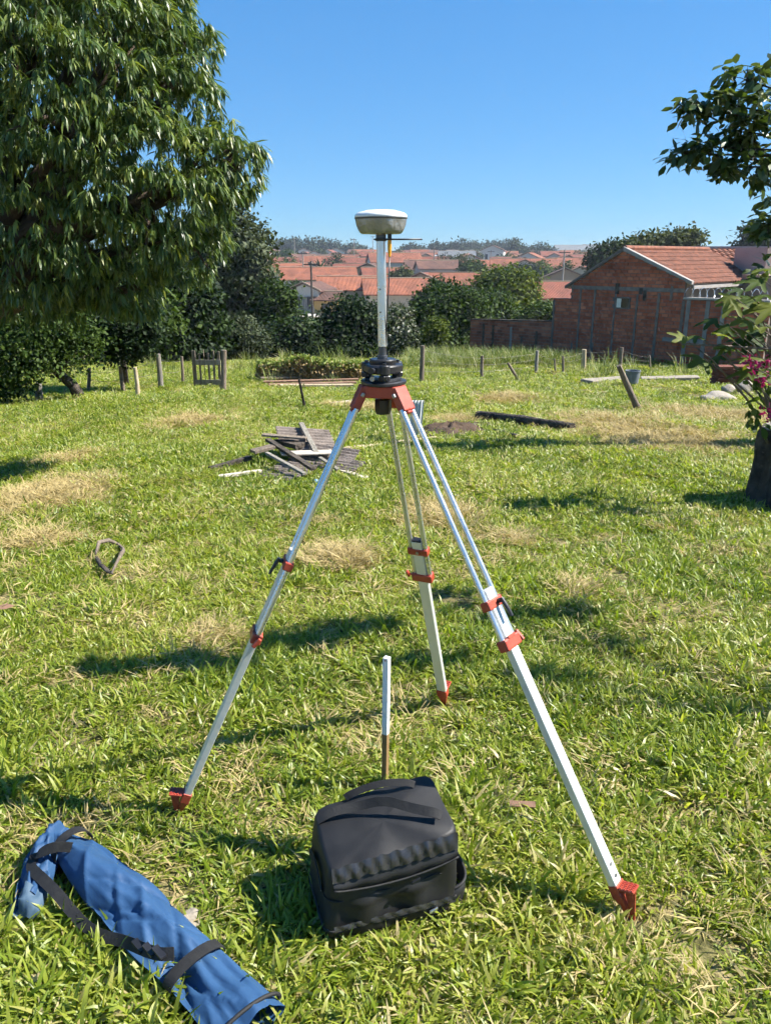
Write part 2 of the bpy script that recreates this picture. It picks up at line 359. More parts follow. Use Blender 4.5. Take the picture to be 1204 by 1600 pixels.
def brick_field(s0, s1, z0, ztop, holes=(), bl=.25, bh=.125, gap=.020):
    mb = MB(); row = 0; z = z0
    while True:
        off = (row % 2) * bl / 2; s = s0 - off; any_ = False
        while s < s1:
            a, c = max(s, s0), min(s + bl - gap, s1)
            if c - a > .04:
                zt = min(ztop((a + c) / 2), z + bh - gap)
                if zt - z > .03:
                    any_ = True
                    if not any(h[0] < (a + c) / 2 < h[1] and h[2] < z + bh / 2 < h[3] for h in holes):
                        d = random.uniform(.004, .02)
                        mb.obox(WP((a + c) / 2, (z + zt) / 2, d / 2), HE * ((c - a) / 2), HN * (d / 2 + .001), (0, 0, (zt - z) / 2))
            s += bl
        z += bh; row += 1
        if not any_ or z > 4: break
    return mb
def shades(o):
    a = o.data.attributes.new('tint', 'FLOAT', 'POINT'); nv = len(o.data.vertices)
    a.data.foreach_set('value', np.repeat(rng.random(nv // 8 + 1), 8)[:nv].astype(np.float32)); o['kind'] = 'stuff'; return o
def gable_top(s):
    if s < s_l2: return z_step
    if s < s_pk: return z_b + .05 + (z_pk - z_b) * (s - s_l2) / (s_pk - s_l2)
    return z_pk + (z_r - z_pk) * (s - s_pk) / (s_r - s_pk)
win_s, win_z = on_wall(972, 473)
win = (win_s - .30, win_s + .32, win_z - .23, win_z + .21)
poly = [(s_l, ZG), (s_r, ZG), (s_r, z_r), (s_pk, z_pk), (s_l2, z_b + .05), (s_l2, z_step), (s_l, z_step)]
MB().prism([WP(s, z, -.001) for s, z in poly], HN * -.16).build('wall', 'mortar', house)
shades(brick_field(s_l, s_r, ZG, gable_top, [win]).build('brick_courses', 'brick', house))
mb = MB().obox(WP((s_l2 + s_r) / 2, z_b - .02, .012), HE * ((s_r - s_l2) / 2), HN * .018, (0, 0, .07))
mb.build('ring_beam', 'mortar', house)
for px, y0, y1, w in [(908, 447, 560, 5), (930, 452, 545, 6), (963, 447, 555, 5), (996, 460, 560, 6), (1030, 458, 565, 7), (1050, 447, 470, 7), (1068, 470, 530, 8), (866, 468, 560, 6), (925, 535, 572, 8), (893, 535, 570, 5)]:
    sa, za = on_wall(px, y0); _, zb_ = on_wall(px, y1); hw = w * .5 * .014
    MB().obox(WP(sa, (za + zb_) / 2, .014), HE * hw, HN * .02, (0, 0, (za - zb_) / 2)).build('pillar', 'mortar', house)
for px, py, w, h in [(964, 451, 6, 15), (1007, 462, 5, 14), (1001, 455, 5, 8)]:
    sa, za = on_wall(px, py)
    MB().obox(WP(sa, za, .016), HE * (w * .013), HN * .024, (0, 0, h * .013)).build('beam_socket', 'wood_dark', house)
w_ = MB().obox(WP((win[0] + win[1]) / 2, (win[2] + win[3]) / 2, .006), HE * .28, HN * .012, (0, 0, .19)).build('window', 'glassdark', house)
fm = MB()
for s0, s1, z0, z1 in [(win[0], win[1], win[3] - .06, win[3]), (win[0], win[1], win[2], win[2] + .05), (win[0], win[0] + .06, win[2] + .05, win[3] - .06), (win[1] - .05, win[1], win[2] + .05, win[3] - .06)]:
    fm.obox(WP((s0 + s1) / 2, (z0 + z1) / 2, .02), HE * ((s1 - s0) / 2), HN * .024, (0, 0, (z1 - z0) / 2))
fm.build('window_frame', 'mortar', w_)
MB().obox(WP(win[0] + .16, (win[2] + win[3]) / 2, .024), HE * .09, HN * .008, (0, 0, .165)).build('window_sash', 'alu_flat', w_)
# roof: two tiled slopes running back from the gable
back = -HN
RL = 7.2
def tiled(name, mat, A, U, V, lu, lv, parent, tw=.24, th=.38, amp=.06):
    """tiles on the plane A + u*U + v*V, U along the eave, V up the slope"""
    nrm = U.cross(V).normalized(); nrm = nrm if nrm.z > 0 else -nrm
    nu = int(lu / tw) * 6 + 1; rows = int(lv / th) + 1; vv = []; ff = []
    vlist = []
    for r_ in range(rows):
        vlist += [(min(r_ * th, lv), .035), (min((r_ + 1) * th, lv), .005)]
    for v, lift in vlist:
        for i in range(nu):
            u = lu * i / (nu - 1); h = amp * abs(math.sin(math.pi * u / tw)) + lift
            jit = .012 * math.sin(int(u / tw) * 12.9 + v * 40)
            vv.append(tuple(A + U * u + V * (v + (jit if 0 < v < lv else 0)) + nrm * h))
    for j in range(len(vlist) - 1):
        for i in range(nu - 1): ff.append((j * nu + i, j * nu + i + 1, (j + 1) * nu + i + 1, (j + 1) * nu + i))
    return MB().add(vv, ff).build(name, mat, parent)
ridge0 = WP(s_pk, z_pk + .03); eaveR = WP(s_r, z_r + .03); eaveL = WP(s_l2, z_b + .08)
VR = ridge0 - eaveR; lr = VR.length; VR.normalize(); VL = ridge0 - eaveL; ll = VL.length; VL.normalize()
rf = MB().prism([eaveR - VR * .25 + back * .02, ridge0 + back * .02, eaveL - VL * .2 + back * .02, eaveL - VL * .2 + back * .02 - Vector((0, 0, .07)), ridge0 + back * .02 - Vector((0, 0, .07)), eaveR - VR * .25 + back * .02 - Vector((0, 0, .07))], back * RL).build('roof', 'plaster', house)
t1 = tiled('roof_tiles', 'rooftile', eaveR - VR * .35 + back * .05, back, VR, RL, lr + .35, rf); t1['kind'] = 'stuff'
t2 = tiled('roof_tiles', 'rooftile', eaveL - VL * .3 + back * .05, back, VL, RL, ll + .3, rf); t2['kind'] = 'stuff'
for a, c in [(eaveR - VR * .3, ridge0), (eaveL - VL * .3, ridge0)]:
    MB().prism([a + HN * .10, c + HN * .10, c + HN * .10 + Vector((0, 0, .14)), a + HN * .10 + Vector((0, 0, .10))], back * .2).build('verge', 'trim' if a.x > c.x else 'mortar', rf)
MB().tube([ridge0 + Vector((0, 0, .10)), ridge0 + back * RL + Vector((0, 0, .10))], .09, 10).build('ridge_cap', 'rooftile', rf)
# side wall under the right eave
MB().prism([WP(s_r + .0, ZG, -.17), WP(s_r, ZG, -.17) + back * (RL - .2), WP(s_r, z_r - .05, -.17) + back * (RL - .2), WP(s_r, z_r - .05, -.17)], HE * -.15).build('side_wall', 'plaster', house)
MB().prism([WP(s_r + .28, z_r - .24), WP(s_r + .34, z_r - .24), WP(s_r + .34, z_r - .13), WP(s_r + .28, z_r - .13)], back * RL).build('gutter', 'trim', rf)
# beige rear house block and its higher roof
rear = thing('rear_house', 'beige plastered block with higher tiled roof behind the brick house', 'house', WP(s_r, Tz(*WP(s_r, 0).xy)) + back * 10)
Bp = [P(1142, 432, 33.5), P(1188, 432, 31.5)]
bx = Bp[0]; bu = (Vector((Bp[1].x - bx.x, Bp[1].y - bx.y, 0))).normalized(); bvn = Vector((-bu.y, bu.x, 0)); 
top_z = P(1160, 387, 32.5).z
MB().prism([Vector((bx.x, bx.y, ZG)), Vector((bx.x, bx.y, 0)) + bu * 2.2 + Vector((0, 0, ZG)), Vector((bx.x, bx.y, 0)) + bu * 2.2 + bvn * 5 + Vector((0, 0, ZG)), Vector((bx.x, bx.y, ZG)) + bvn * 5], (0, 0, top_z - ZG)).build('tower_wall', 'plaster_pink', rear)
MB().prism([Vector((bx.x, bx.y, 0)) + bu * 2.203 - bvn * .9 + Vector((0, 0, ZG)), Vector((bx.x, bx.y, 0)) + bu * 7 - bvn * .9 + Vector((0, 0, ZG)), Vector((bx.x, bx.y, 0)) + bu * 7 + bvn * 5 + Vector((0, 0, ZG)), Vector((bx.x, bx.y, 0)) + bu * 2.203 + bvn * 5 + Vector((0, 0, ZG))], (0, 0, top_z - ZG - 1.0)).build('wall', 'plaster', rear)
ra, rb, rc, rd_ = P(1086, 391, 38), P(1190, 391, 38), P(1150, 414, 35), P(1215, 414, 35)
U2 = (rb - ra); U2.z = 0; U2.normalize(); V2 = Vector((0, .93, .37)); A2 = ra - V2 * 1.1
r2 = MB().prism([A2 - U2 * .2, A2 + U2 * 7 , A2 + U2 * 7 + V2 * 1.25, A2 - U2 * .2 + V2 * 1.25], (0, 0, -.08)).build('roof', 'plaster', rear)
tiled('roof_tiles', 'rooftile', A2, U2, V2, 7, 1.2, r2)['kind'] = 'stuff'
MB().prism([A2 + V2 * 1.2 - U2 * .3, A2 + V2 * 1.2 + U2 * 7, A2 + V2 * 1.2 + U2 * 7 + Vector((0, .2, 0)), A2 + V2 * 1.2 - U2 * .3 + Vector((0, .2, 0))], (0, 0, .14)).build('coping', 'trim', rear)
MB().obox(A2 + U2 * 3.5 + V2 * .6 + Vector((0, .6, -1.9)), U2 * 3.4, (0, .5, 0), (0, 0, 1.6)).build('upper_wall', 'plaster', rear)
# low brick yard wall on the left and the razor-wire wall on the right
lw = thing('yard_wall', 'low dark stained brick wall joining the left side of the brick house', 'wall', WP((s_low + s_l) / 2, Tz(*WP(s_low, 0).xy)))
lw['kind'] = 'thing'
def low_top(s): return z_low + (z_low2 - z_low) * (s - s_low) / (s_l - s_low)
MB().prism([WP(s_low, ZG - .8, -.004), WP(s_l - .01, ZG - .8, -.004), WP(s_l - .01, z_low2, -.004), WP(s_low, z_low, -.004)], HN * -.14).build('wall_core', 'mortar', lw)
shades(brick_field(s_low, s_l - .01, ZG - .4, low_top).build('brick_courses', 'brick_dark', lw))
MB().prism([WP(s_low, z_low + .002, .04), WP(s_l - .02, z_low2 + .002, .04), WP(s_l - .02, z_low2 + .05, .04), WP(s_low, z_low + .05, .04)], HN * -.2).build('coping', 'wood_dark', lw)
for px in (798, 755, 770, 815, 838):
    sa, _ = on_wall(px, 520); hw = .05
    MB().obox(WP(sa, (z_low + ZG) / 2 - .05, .012), HE * hw, HN * .018, (0, 0, (z_low - ZG) / 2 - random.uniform(.05, .5))).build('pillar', 'concrete' if px == 798 else 'wood_dark', lw)
yw = thing('wire_topped_wall', 'brick yard wall topped with coiled razor wire right of the gable', 'wall', WP((s_r + s_yd) / 2, Tz(*WP(s_r, 0).xy)))
yw['kind'] = 'thing'
MB().prism([WP(s_r + .01, ZG, -.002), WP(s_yd + 1.6, ZG, -.002), WP(s_yd + 1.6, z_yd, -.002), WP(s_r + .01, z_yd, -.002)], HN * -.14).build('wall_core', 'mortar', yw)
shades(brick_field(s_r + .01, s_yd + 1.6, ZG, lambda s: z_yd - .03).build('brick_courses', 'brick', yw))
MB().obox(WP((s_r + s_yd + 1.6) / 2, z_yd + .04, -.06), HE * ((s_yd + 1.55 - s_r) / 2), HN * .13, (0, 0, .035)).build('coping', 'trim', yw)
for px in (1070, 1100, 1125):
    sa, _ = on_wall(px, 500)
    MB().obox(WP(sa + .06, (z_yd + ZG) / 2, .014), HE * .07, HN * .02, (0, 0, (z_yd - ZG) / 2 - .03)).build('pillar', 'concrete', yw)
pts = []
for i in range(260):
    a = i / 260 * 2 * math.pi * 11; s = s_r + .1 + (s_yd + 1.4 - s_r) * i / 260
    pts.append(WP(s, z_yd + .24 + .17 * math.sin(a), -.05 + .17 * math.cos(a)))
MB().tube(pts, .009, 5).build('razor_wire', 'alu', yw)
sa, za = on_wall(1060, 531)
single('fallen_beam', MB().obox(WP(sa + .2, za, .12), HE * .75, HN * .05, (0, 0, .07)), 'concrete', 'short grey concrete beam fixed low across the brick wall', 'beam')

# ------------------------------------------------------------------ trees: trunks and leaf crowns
TREEMATS = {
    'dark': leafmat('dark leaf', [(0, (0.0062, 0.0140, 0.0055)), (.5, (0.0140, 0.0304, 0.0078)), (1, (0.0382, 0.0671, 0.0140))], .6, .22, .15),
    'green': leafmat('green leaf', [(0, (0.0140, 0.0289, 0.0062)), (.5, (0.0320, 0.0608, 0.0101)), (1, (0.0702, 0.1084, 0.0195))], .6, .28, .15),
    'yellow': leafmat('yellow green leaf', [(0, (0.0226, 0.0413, 0.0062)), (.5, (0.0546, 0.0866, 0.0101)), (1, (0.1217, 0.1474, 0.0195))], .6, .3, .15),
    'grey': leafmat('greyish leaf', [(0, (0.0164, 0.0242, 0.0117)), (.5, (0.0413, 0.0577, 0.0257)), (1, (0.1022, 0.1217, 0.0640))], .6, .2, .15),
    'white': leafmat('pale blossom leaf', [(0, (0.0195, 0.0351, 0.0125)), (.5, (0.0577, 0.0835, 0.0320)), (.75, (0.2239, 0.2434, 0.1794)), (1, (0.3962, 0.3962, 0.3455))], .6, .2, .15),
    'olive': leafmat('olive leaf', [(0, (0.0195, 0.0289, 0.0078)), (.5, (0.0476, 0.0640, 0.0164)), (1, (0.0959, 0.1084, 0.0320))], .6, .25, .15),
    'far': leafmat('far leaf', [(0, (0.0125, 0.0234, 0.0101)), (.5, (0.0265, 0.0421, 0.0156)), (1, (0.0546, 0.0733, 0.0289))], .65, .2, .1),
}
def crown_mesh(lobes, nclump, per, size, spread, tpl=DIAM, droop=0.3, fill=.25, tint_hi=1.0):
    """leaf clumps spread over and inside ellipsoid lobes ((centre, (rx,ry,rz)), ...)"""
    C = np.array([list(c) for c, r in lobes]); RR = np.array([r for c, r in lobes], float)
    w = (RR[:, 0] * RR[:, 2]) ** .9; li = rng.choice(len(lobes), nclump, p=w / w.sum())
    d = unit(nclump); rad = np.where(rng.random(nclump) < fill, rng.random(nclump) ** .5 * .85, rng.uniform(.84, 1.08, nclump))
    cc = C[li] + d * RR[li] * rad[:, None]; ct = rng.normal(0, .16, nclump)
    n = nclump * per; ci = np.repeat(np.arange(nclump), per)
    pos = cc[ci] + rng.normal(size=(n, 3)) * spread * np.array([1, 1, .7])
    x = d[ci] * .5 + unit(n) * .9 + np.array([0, 0, -droop]); up = d[ci] * .7 + unit(n) * .6 + np.array([0, 0, .6])
    tint = np.clip(.42 + ct[ci] + rng.normal(0, .2, n), 0, tint_hi)
    return leaves(tpl, pos, x, up, size * rng.uniform(.6, 1.3, n), tint)
def make_tree(name, label, cat, base, lobes, mat, nclump, per, size, spread, trunk_r=.15, group=None, barkm='bark', tpl=DIAM, stuff=True, fill=.25, droop=.3, limbs=6):
    base = Vector(base)
    t = thing(name, label, cat, base, group)
    v, fl, lt, ti = crown_mesh(lobes, nclump, per, size, spread, tpl, droop, fill)
    me = np_mesh('crown', v - np.array(base), fl, lt, ti, False)
    link_mesh('crown', me, TREEMATS[mat] if mat in TREEMATS else M[mat], t)
    cen = Vector(np.mean([list(c) for c, r in lobes], axis=0)); mb = MB()
    mid = base.lerp(cen, .55); mid.z = base.z + (cen.z - base.z) * .5
    mb.tube([base - Vector((0, 0, .15)), base.lerp(mid, .5) + Vector((trunk_r * .4, 0, 0)), mid], [trunk_r * 1.25, trunk_r, trunk_r * .8], 8, wob=.08)
    for c, r in lobes[:limbs]:
        c = Vector(c); m2 = mid.lerp(c, .5) + Vector((random.uniform(-.2, .2), random.uniform(-.2, .2), .1)) * trunk_r * 3
        mb.tube([mid, m2, c], [trunk_r * .6, trunk_r * .4, trunk_r * .12], 6, wob=.08)
    mb.build('trunk', barkm, t, smooth=True)
    return t
def lob(px, py, Y, rx, rz=None, ry=None):
    """lobe at a pixel, radii given in photo pixels at that distance"""
    c = P(px, py, Y); m = Y / 1240
    return (c, (rx * m, (ry or rx) * m, (rz or rx) * m))
def base_at(px, Y):
    x = (px - 602) / 1215 * Y; return (x, Y, Tz(x, Y))

# left and middle distance
make_tree('vine_covered_tree', 'tall dark tree draped in creepers behind the mango, right side', 'tree', base_at(352, 42),
          [lob(345, 335, 42, 26, 38), lob(388, 375, 42, 26, 30), lob(392, 430, 42, 30, 34), lob(350, 420, 42, 40, 45), lob(400, 500, 42, 26, 35), lob(330, 480, 42, 46, 45), lob(376, 410, 41, 34, 40), lob(300, 400, 43, 40, 50)], 'grey', 900, 30, .26, .34, .3)
make_tree('creeper_tree', 'leafy green tree right of the vine-covered tree, above the hedge', 'tree', base_at(432, 40),
          [lob(432, 470, 40, 24, 28), lob(420, 500, 40, 26, 30), lob(445, 488, 40, 16, 22)], 'green', 260, 26, .22, .26, .15)
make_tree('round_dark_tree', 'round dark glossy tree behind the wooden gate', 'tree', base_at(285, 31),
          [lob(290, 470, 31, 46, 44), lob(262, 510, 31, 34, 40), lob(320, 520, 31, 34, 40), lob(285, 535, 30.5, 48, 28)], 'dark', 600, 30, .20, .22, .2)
make_tree('silvery_shrub', 'greyish silver-leaved shrub just behind the gate post', 'shrub', base_at(378, 32),
          [lob(378, 525, 32, 32, 30), lob(360, 545, 32, 28, 22), lob(398, 540, 32, 18, 24)], 'grey', 260, 28, .15, .18, .1)
make_tree('small_tree', 'small spreading tree with dark forked trunk at left edge of lawn', 'tree', G(130, 622),
          [lob(55, 520, 15, 50, 30), lob(112, 552, 15.4, 30, 20), lob(20, 480, 15.2, 36, 30), lob(25, 562, 14.6, 40, 30), lob(92, 495, 15.4, 30, 26), lob(-30, 550, 15, 50, 60), lob(75, 555, 15, 34, 22), lob(135, 530, 15.6, 18, 18), lob(10, 600, 14.8, 22, 16)], 'green', 520, 28, .085, .17, .11, barkm='wood_dark')
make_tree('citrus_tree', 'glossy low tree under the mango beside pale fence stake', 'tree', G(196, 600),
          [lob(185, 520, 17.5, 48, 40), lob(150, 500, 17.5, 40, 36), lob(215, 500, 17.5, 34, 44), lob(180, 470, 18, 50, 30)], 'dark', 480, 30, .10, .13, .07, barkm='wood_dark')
make_tree('back_tree', 'hazy mid green tree behind the mango at the far left', 'tree', base_at(40, 28),
          [lob(30, 460, 28, 60, 50), lob(90, 480, 28, 50, 45), lob(-30, 480, 28, 60, 60), lob(140, 500, 28, 45, 50), lob(200, 470, 29, 50, 60), lob(235, 500, 29, 40, 60)], 'green', 700, 26, .2, .24, .2)
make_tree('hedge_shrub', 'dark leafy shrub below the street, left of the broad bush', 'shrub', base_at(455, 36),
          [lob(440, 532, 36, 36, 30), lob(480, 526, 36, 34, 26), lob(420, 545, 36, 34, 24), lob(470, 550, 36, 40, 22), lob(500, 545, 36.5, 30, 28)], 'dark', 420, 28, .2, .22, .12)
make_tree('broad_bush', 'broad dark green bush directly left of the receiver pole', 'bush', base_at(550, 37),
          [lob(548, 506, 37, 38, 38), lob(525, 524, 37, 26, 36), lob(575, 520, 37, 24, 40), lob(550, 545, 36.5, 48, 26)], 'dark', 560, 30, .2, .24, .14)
make_tree('blossom_shrub', 'pale white-flowering shrub directly right of the receiver pole', 'shrub', base_at(620, 36.5),
          [lob(618, 510, 36.5, 26, 30), lob(605, 530, 36.5, 22, 30), lob(636, 535, 36.5, 24, 28)], 'white', 300, 28, .15, .2, .1)
make_tree('large_bush', 'large rounded green bush left of the low brick wall', 'bush', base_at(702, 38),
          [lob(700, 490, 38, 44, 40), lob(670, 515, 38, 34, 40), lob(732, 505, 38, 36, 44), lob(700, 535, 37.5, 50, 30), lob(745, 535, 38, 22, 28)], 'green', 760, 30, .19, .24, .15)
make_tree('pale_sapling', 'bright yellow-green sapling in front of the large bush', 'sapling', base_at(676, 35),
          [lob(678, 515, 35, 15, 16), lob(668, 530, 35, 10, 12), lob(688, 526, 35, 9, 12)], 'yellow', 80, 24, .13, .13, .04)
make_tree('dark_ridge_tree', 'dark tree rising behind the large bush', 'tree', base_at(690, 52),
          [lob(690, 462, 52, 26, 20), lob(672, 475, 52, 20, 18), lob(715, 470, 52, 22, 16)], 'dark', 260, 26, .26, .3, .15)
make_tree('round_crowned_tree', 'round sunlit tree with domed crown above the low brick wall', 'tree', base_at(806, 62),
          [lob(790, 450, 62, 38, 26), lob(768, 455, 62, 22, 24), lob(815, 452, 62, 20, 24), lob(795, 472, 61, 34, 18)], 'yellow', 460, 28, .32, .4, .22)
make_tree('bushy_tree', 'bushy tree left of and below the round-crowned tree', 'tree', base_at(768, 52),
          [lob(768, 472, 52, 24, 18), lob(750, 485, 52, 22, 20), lob(780, 488, 52, 20, 16)], 'green', 260, 26, .25, .3, .14)
make_tree('corner_bush', 'low bush behind the wall corner left of the brick house', 'bush', base_at(848, 44),
          [lob(850, 486, 44, 18, 10), lob(832, 492, 44, 20, 9), lob(866, 488, 44, 10, 10)], 'green', 140, 24, .2, .2, .08)
make_tree('roof_side_tree', 'feathery tree rising behind the ridge of the brick house', 'tree', base_at(1030, 66),
          [lob(1005, 383, 66, 20, 10), lob(1050, 380, 66, 20, 10), lob(1072, 375, 66, 15, 9), lob(988, 390, 66, 14, 8), lob(1028, 388, 66, 24, 9)], 'olive', 360, 26, .36, .42, .25)
make_tree('gable_side_tree', 'small dark tree left of the gable peak', 'tree', base_at(945, 80),
          [lob(948, 400, 80, 18, 12), lob(935, 408, 80, 14, 10), lob(965, 396, 80, 12, 14)], 'dark', 200, 24, .4, .45, .2)
make_tree('far_corner_tree', 'dark distant tree above the beige block at right edge', 'tree', base_at(1180, 95),
          [lob(1180, 372, 95, 20, 18), lob(1200, 378, 95, 24, 22), lob(1165, 382, 95, 10, 10)], 'dark', 220, 24, .5, .5, .3)

# ------------------------------------------------------------------ mango tree
ML = [(60, 60, 8.6, 1.25), (185, 55, 8.2, .70), (130, 180, 7.8, 1.1), (262, 160, 7.9, .48), (338, 262, 7.7, .40), (375, 262, 7.7, .22), (240, 300, 7.6, .75), (80, 330, 7.9, 1.0),
      (290, 375, 7.8, .42), (170, 400, 7.9, .55), (60, 425, 8.3, .55), (-80, 200, 9, 1.7), (80, -60, 9, 1.2), (-100, 380, 9, 1.2), (200, 455, 8.2, .36), (285, 95, 8.1, .28), (120, 445, 8.3, .4), (190, -20, 8.6, .6)]
ml = [(P(a, b_, Y), (r_, r_, r_)) for a, b_, Y, r_ in ML]
mbase = Vector((-5.0, 8.8, Tz(-5.0, 8.8)))
mango = thing('mango_tree', 'huge mango tree with drooping glossy leaves filling the upper left', 'tree', mbase)
C = np.array([list(c) for c, r in ml]); RR = np.array([r[0] for c, r in ml])
nw = 18000; w = RR ** 2; li = rng.choice(len(ml), nw, p=w / w.sum()); d = unit(nw); d[:, 2] = d[:, 2] * .9 + .12
rad = np.where(rng.random(nw) < .18, rng.random(nw) ** .5 * .9, rng.uniform(.86, 1.06, nw))
rad = rad * (1 + .15 * np.sin(5 * d[:, 0] + li * 1.7) * np.sin(6 * d[:, 2] + li * 2.3) + .08 * np.sin(11 * d[:, 1] + 9 * d[:, 2] + li))
wp = C[li] + d * (RR[li] * rad)[:, None]
# sprays hang in tiers: pull the whorls towards level clumps
wp[:, 2] += .05 * np.sin(wp[:, 2] * 14 + wp[:, 0] * 3)
inside = np.zeros(nw, bool)
for k in range(len(ml)):
    inside |= (np.linalg.norm(wp - C[k], axis=1) < RR[k] * .62)
keep = ~inside | (rng.random(nw) < .3)
wp, d = wp[keep], d[keep]; nw = len(wp)
per = 10; n_ = nw * per; ci = np.repeat(np.arange(nw), per)
az = rng.uniform(0, 2 * np.pi, n_); el = rng.normal(-.75, .38, n_)
mx_ = np.stack([np.cos(az) * np.cos(el), np.sin(az) * np.cos(el), np.sin(el)], 1) + d[ci] * .35
mup = np.stack([np.cos(az) * .4, np.sin(az) * .4, np.ones(n_)], 1) + unit(n_) * .35
mt = np.clip(.45 + rng.normal(0, .13, nw)[ci] + rng.normal(0, .14, n_), 0, 1)
young = (rng.random(nw) < .06)[ci]; mt = np.where(young, np.clip(mt + .42, 0, 1), mt)
msz = rng.uniform(.07, .145, n_)
mpos = wp[ci] + unit(n_) * .012
# the leaves in plain view are parts of their own; the mass behind them is one part
pxx, pyy, _ = pix(mpos); tocam = np.array([0, 0, EYE]) - mpos; tocam /= np.linalg.norm(tocam, axis=1, keepdims=True)
inner = np.zeros(n_, bool)
for k in range(len(ml)):
    if True: inner |= (np.linalg.norm(mpos + tocam * .25 - C[k], axis=1) < RR[k])
cand = np.nonzero((pxx > 5) & (pxx < 425) & (pyy > 5) & (pyy < 480) & ~inner & ((d[ci] * tocam).sum(1) > .2))[0]
pick = rng.choice(cand, min(300, len(cand)), replace=False)
rest = np.ones(n_, bool); rest[pick] = False
v, fl, lt, ti = leaves(LANCE, mpos[rest], mx_[rest], mup[rest], msz[rest], mt[rest])
o = link_mesh('crown', np_mesh('crown', v - np.array(mbase), fl, lt, ti), 'mango', mango); o['kind'] = 'stuff'
def leaf_proto(name, tpl, mat, tint):
    v, fl, lt, ti = leaves(tpl, np.zeros((1, 3)), np.array([[1., 0, 0]]), np.array([[0, 0, 1.]]), np.ones(1), np.array([tint]))
    me = np_mesh(name, v, fl, lt, ti); me.materials.append(M[mat]); return me
def place_leaf(me, pos, x, up, size, parent, name='leaf'):
    x = Vector(x).normalized(); y = Vector(up).cross(x).normalized(); z = x.cross(y)
    o = bpy.data.objects.new(name, me); COL.objects.link(o); o.parent = parent
    m = Matrix((x, y, z)).transposed().to_4x4(); p = Vector(pos) - origin(parent)
    o.matrix_local = Matrix.Translation(p) @ m @ Matrix.Scale(size, 4)
    return o
protos = [leaf_proto('mango_leaf', LANCE, 'mango', t) for t in (.2, .4, .6, .75)]
for i in pick: place_leaf(protos[int(mt[i] * 3.99)], mpos[i], mx_[i], mup[i], msz[i], mango)
mb = MB(); fork = mbase + Vector((.1, 0, 1.5))
mb.tube([mbase - Vector((0, 0, .2)), mbase + Vector((.05, 0, .7)), fork], [.36, .30, .26], 12, wob=.05)
for c, r in ml:
    m2 = fork.lerp(c, .5) + Vector((random.uniform(-.2, .2), random.uniform(-.2, .2), .25))
    mb.tube([fork, m2, c], [.15, .09, .025], 7, wob=.06)
    for _ in range(3):
        e = c + Vector(unit(1)[0]) * r[0] * .85; mb.tube([c.lerp(m2, .2), c.lerp(e, .5) + Vector((0, 0, .05)), e], [.03, .02, .006], 5)
mb.build('trunk', 'mangowood', mango, smooth=True)

# ------------------------------------------------------------------ broad-leaved tree reaching in from the right
M['broad'] = leafmat('broad leaf', [(0, (.022, .042, .012)), (.5, (.050, .085, .018)), (1, (.15, .19, .05))], .4, .25, .5)
def broad_tree(name, label, rbase, fork, lobes_, s0, s1, tr, parts):
    """lobes_: (centre, radii, twig count, leaves per twig)"""
    t = thing(name, label, 'tree', rbase); pos_l = []; x_l = []; mb = MB()
    mb.tube([rbase - Vector((0, 0, .2)), rbase.lerp(fork, .5) + Vector((.05, .05, 0)), fork], [tr * 1.2, tr, tr * .8], 10, wob=.05)
    for c, r, cn, nl in lobes_:
        c = Vector(c); j_ = fork.lerp(c, .6) + Vector((0, 0, .15)); mb.tube([fork, j_, c], [tr * (.22 if parts else .10), tr * (.11 if parts else .06), tr * .03], 6, wob=.05)
        for q in range(cn):
            e = np.array(c) + unit(1)[0] * np.array(r) * random.uniform(.5, 1.05)
            if q % 2 == 0: mb.tube([c, c.lerp(Vector(e), .5) + Vector((0, 0, .01)), e], [tr * .025, tr * .02, tr * .01], 4)
            for _ in range(nl):
                pos_l.append(e + unit(1)[0] * s1 * .35); x_l.append(unit(1)[0] * np.array([1, 1, .6]) + np.array([0, 0, -.25]) + (e - np.array(c)) * .8)
    mb.build('trunk', 'wood_dark', t, smooth=True)
    pos_l = np.array(pos_l); x_l = np.array(x_l); n_ = len(pos_l)
    up_l = unit(n_) * .6 + np.array([.2, 0, 1]); sz = rng.uniform(s0, s1, n_); tn = np.clip(rng.normal(.42, .22, n_), 0, 1)
    rest = np.ones(n_, bool)
    if parts:
        px_, py_, _ = pix(pos_l); cand = np.nonzero((px_ > 1030) & (px_ < 1200) & (py_ > 85) & (py_ < 400))[0]
        pick = rng.choice(cand, min(300, len(cand)), replace=False); rest[pick] = False
        pr = [leaf_proto('broad_leaf', OVAL, 'broad', q) for q in (.15, .35, .55, .85)]
        for i in pick: place_leaf(pr[int(tn[i] * 3.99)], pos_l[i], x_l[i], up_l[i], sz[i], t)
    v, fl, lt, ti = leaves(OVAL, pos_l[rest], x_l[rest], up_l[rest], sz[rest], tn[rest])
    link_mesh('crown', np_mesh('crown', v - np.array(rbase), fl, lt, ti), 'broad', t)['kind'] = 'stuff'
RLb = [(1165, 125, .16), (1125, 160, .13), (1085, 168, .10), (1178, 190, .18), (1115, 230, .17), (1072, 240, .12), (1165, 250, .18), (1150, 205, .12), (1130, 262, .10), (1195, 262, .14), (1215, 160, .28), (1230, 240, .3), (1198, 350, .10), (1220, 325, .2), (1245, 420, .3)]
YB = 9.5
b0 = Vector((7.4, 9.0, Tz(7.4, 9.0)))
broad_tree('broadleaf_tree', 'broad-leaved tree whose leafy boughs reach in at the upper right', b0, b0 + Vector((-.7, .2, 2.9)), [(P(a, b_, YB), (r_ * 1.7, r_ * 1.7, r_ * 1.3), 20, 5) for a, b_, r_ in RLb], .10, .185, .2, True)
sh = []     # boughs above the frame that dapple the lawn
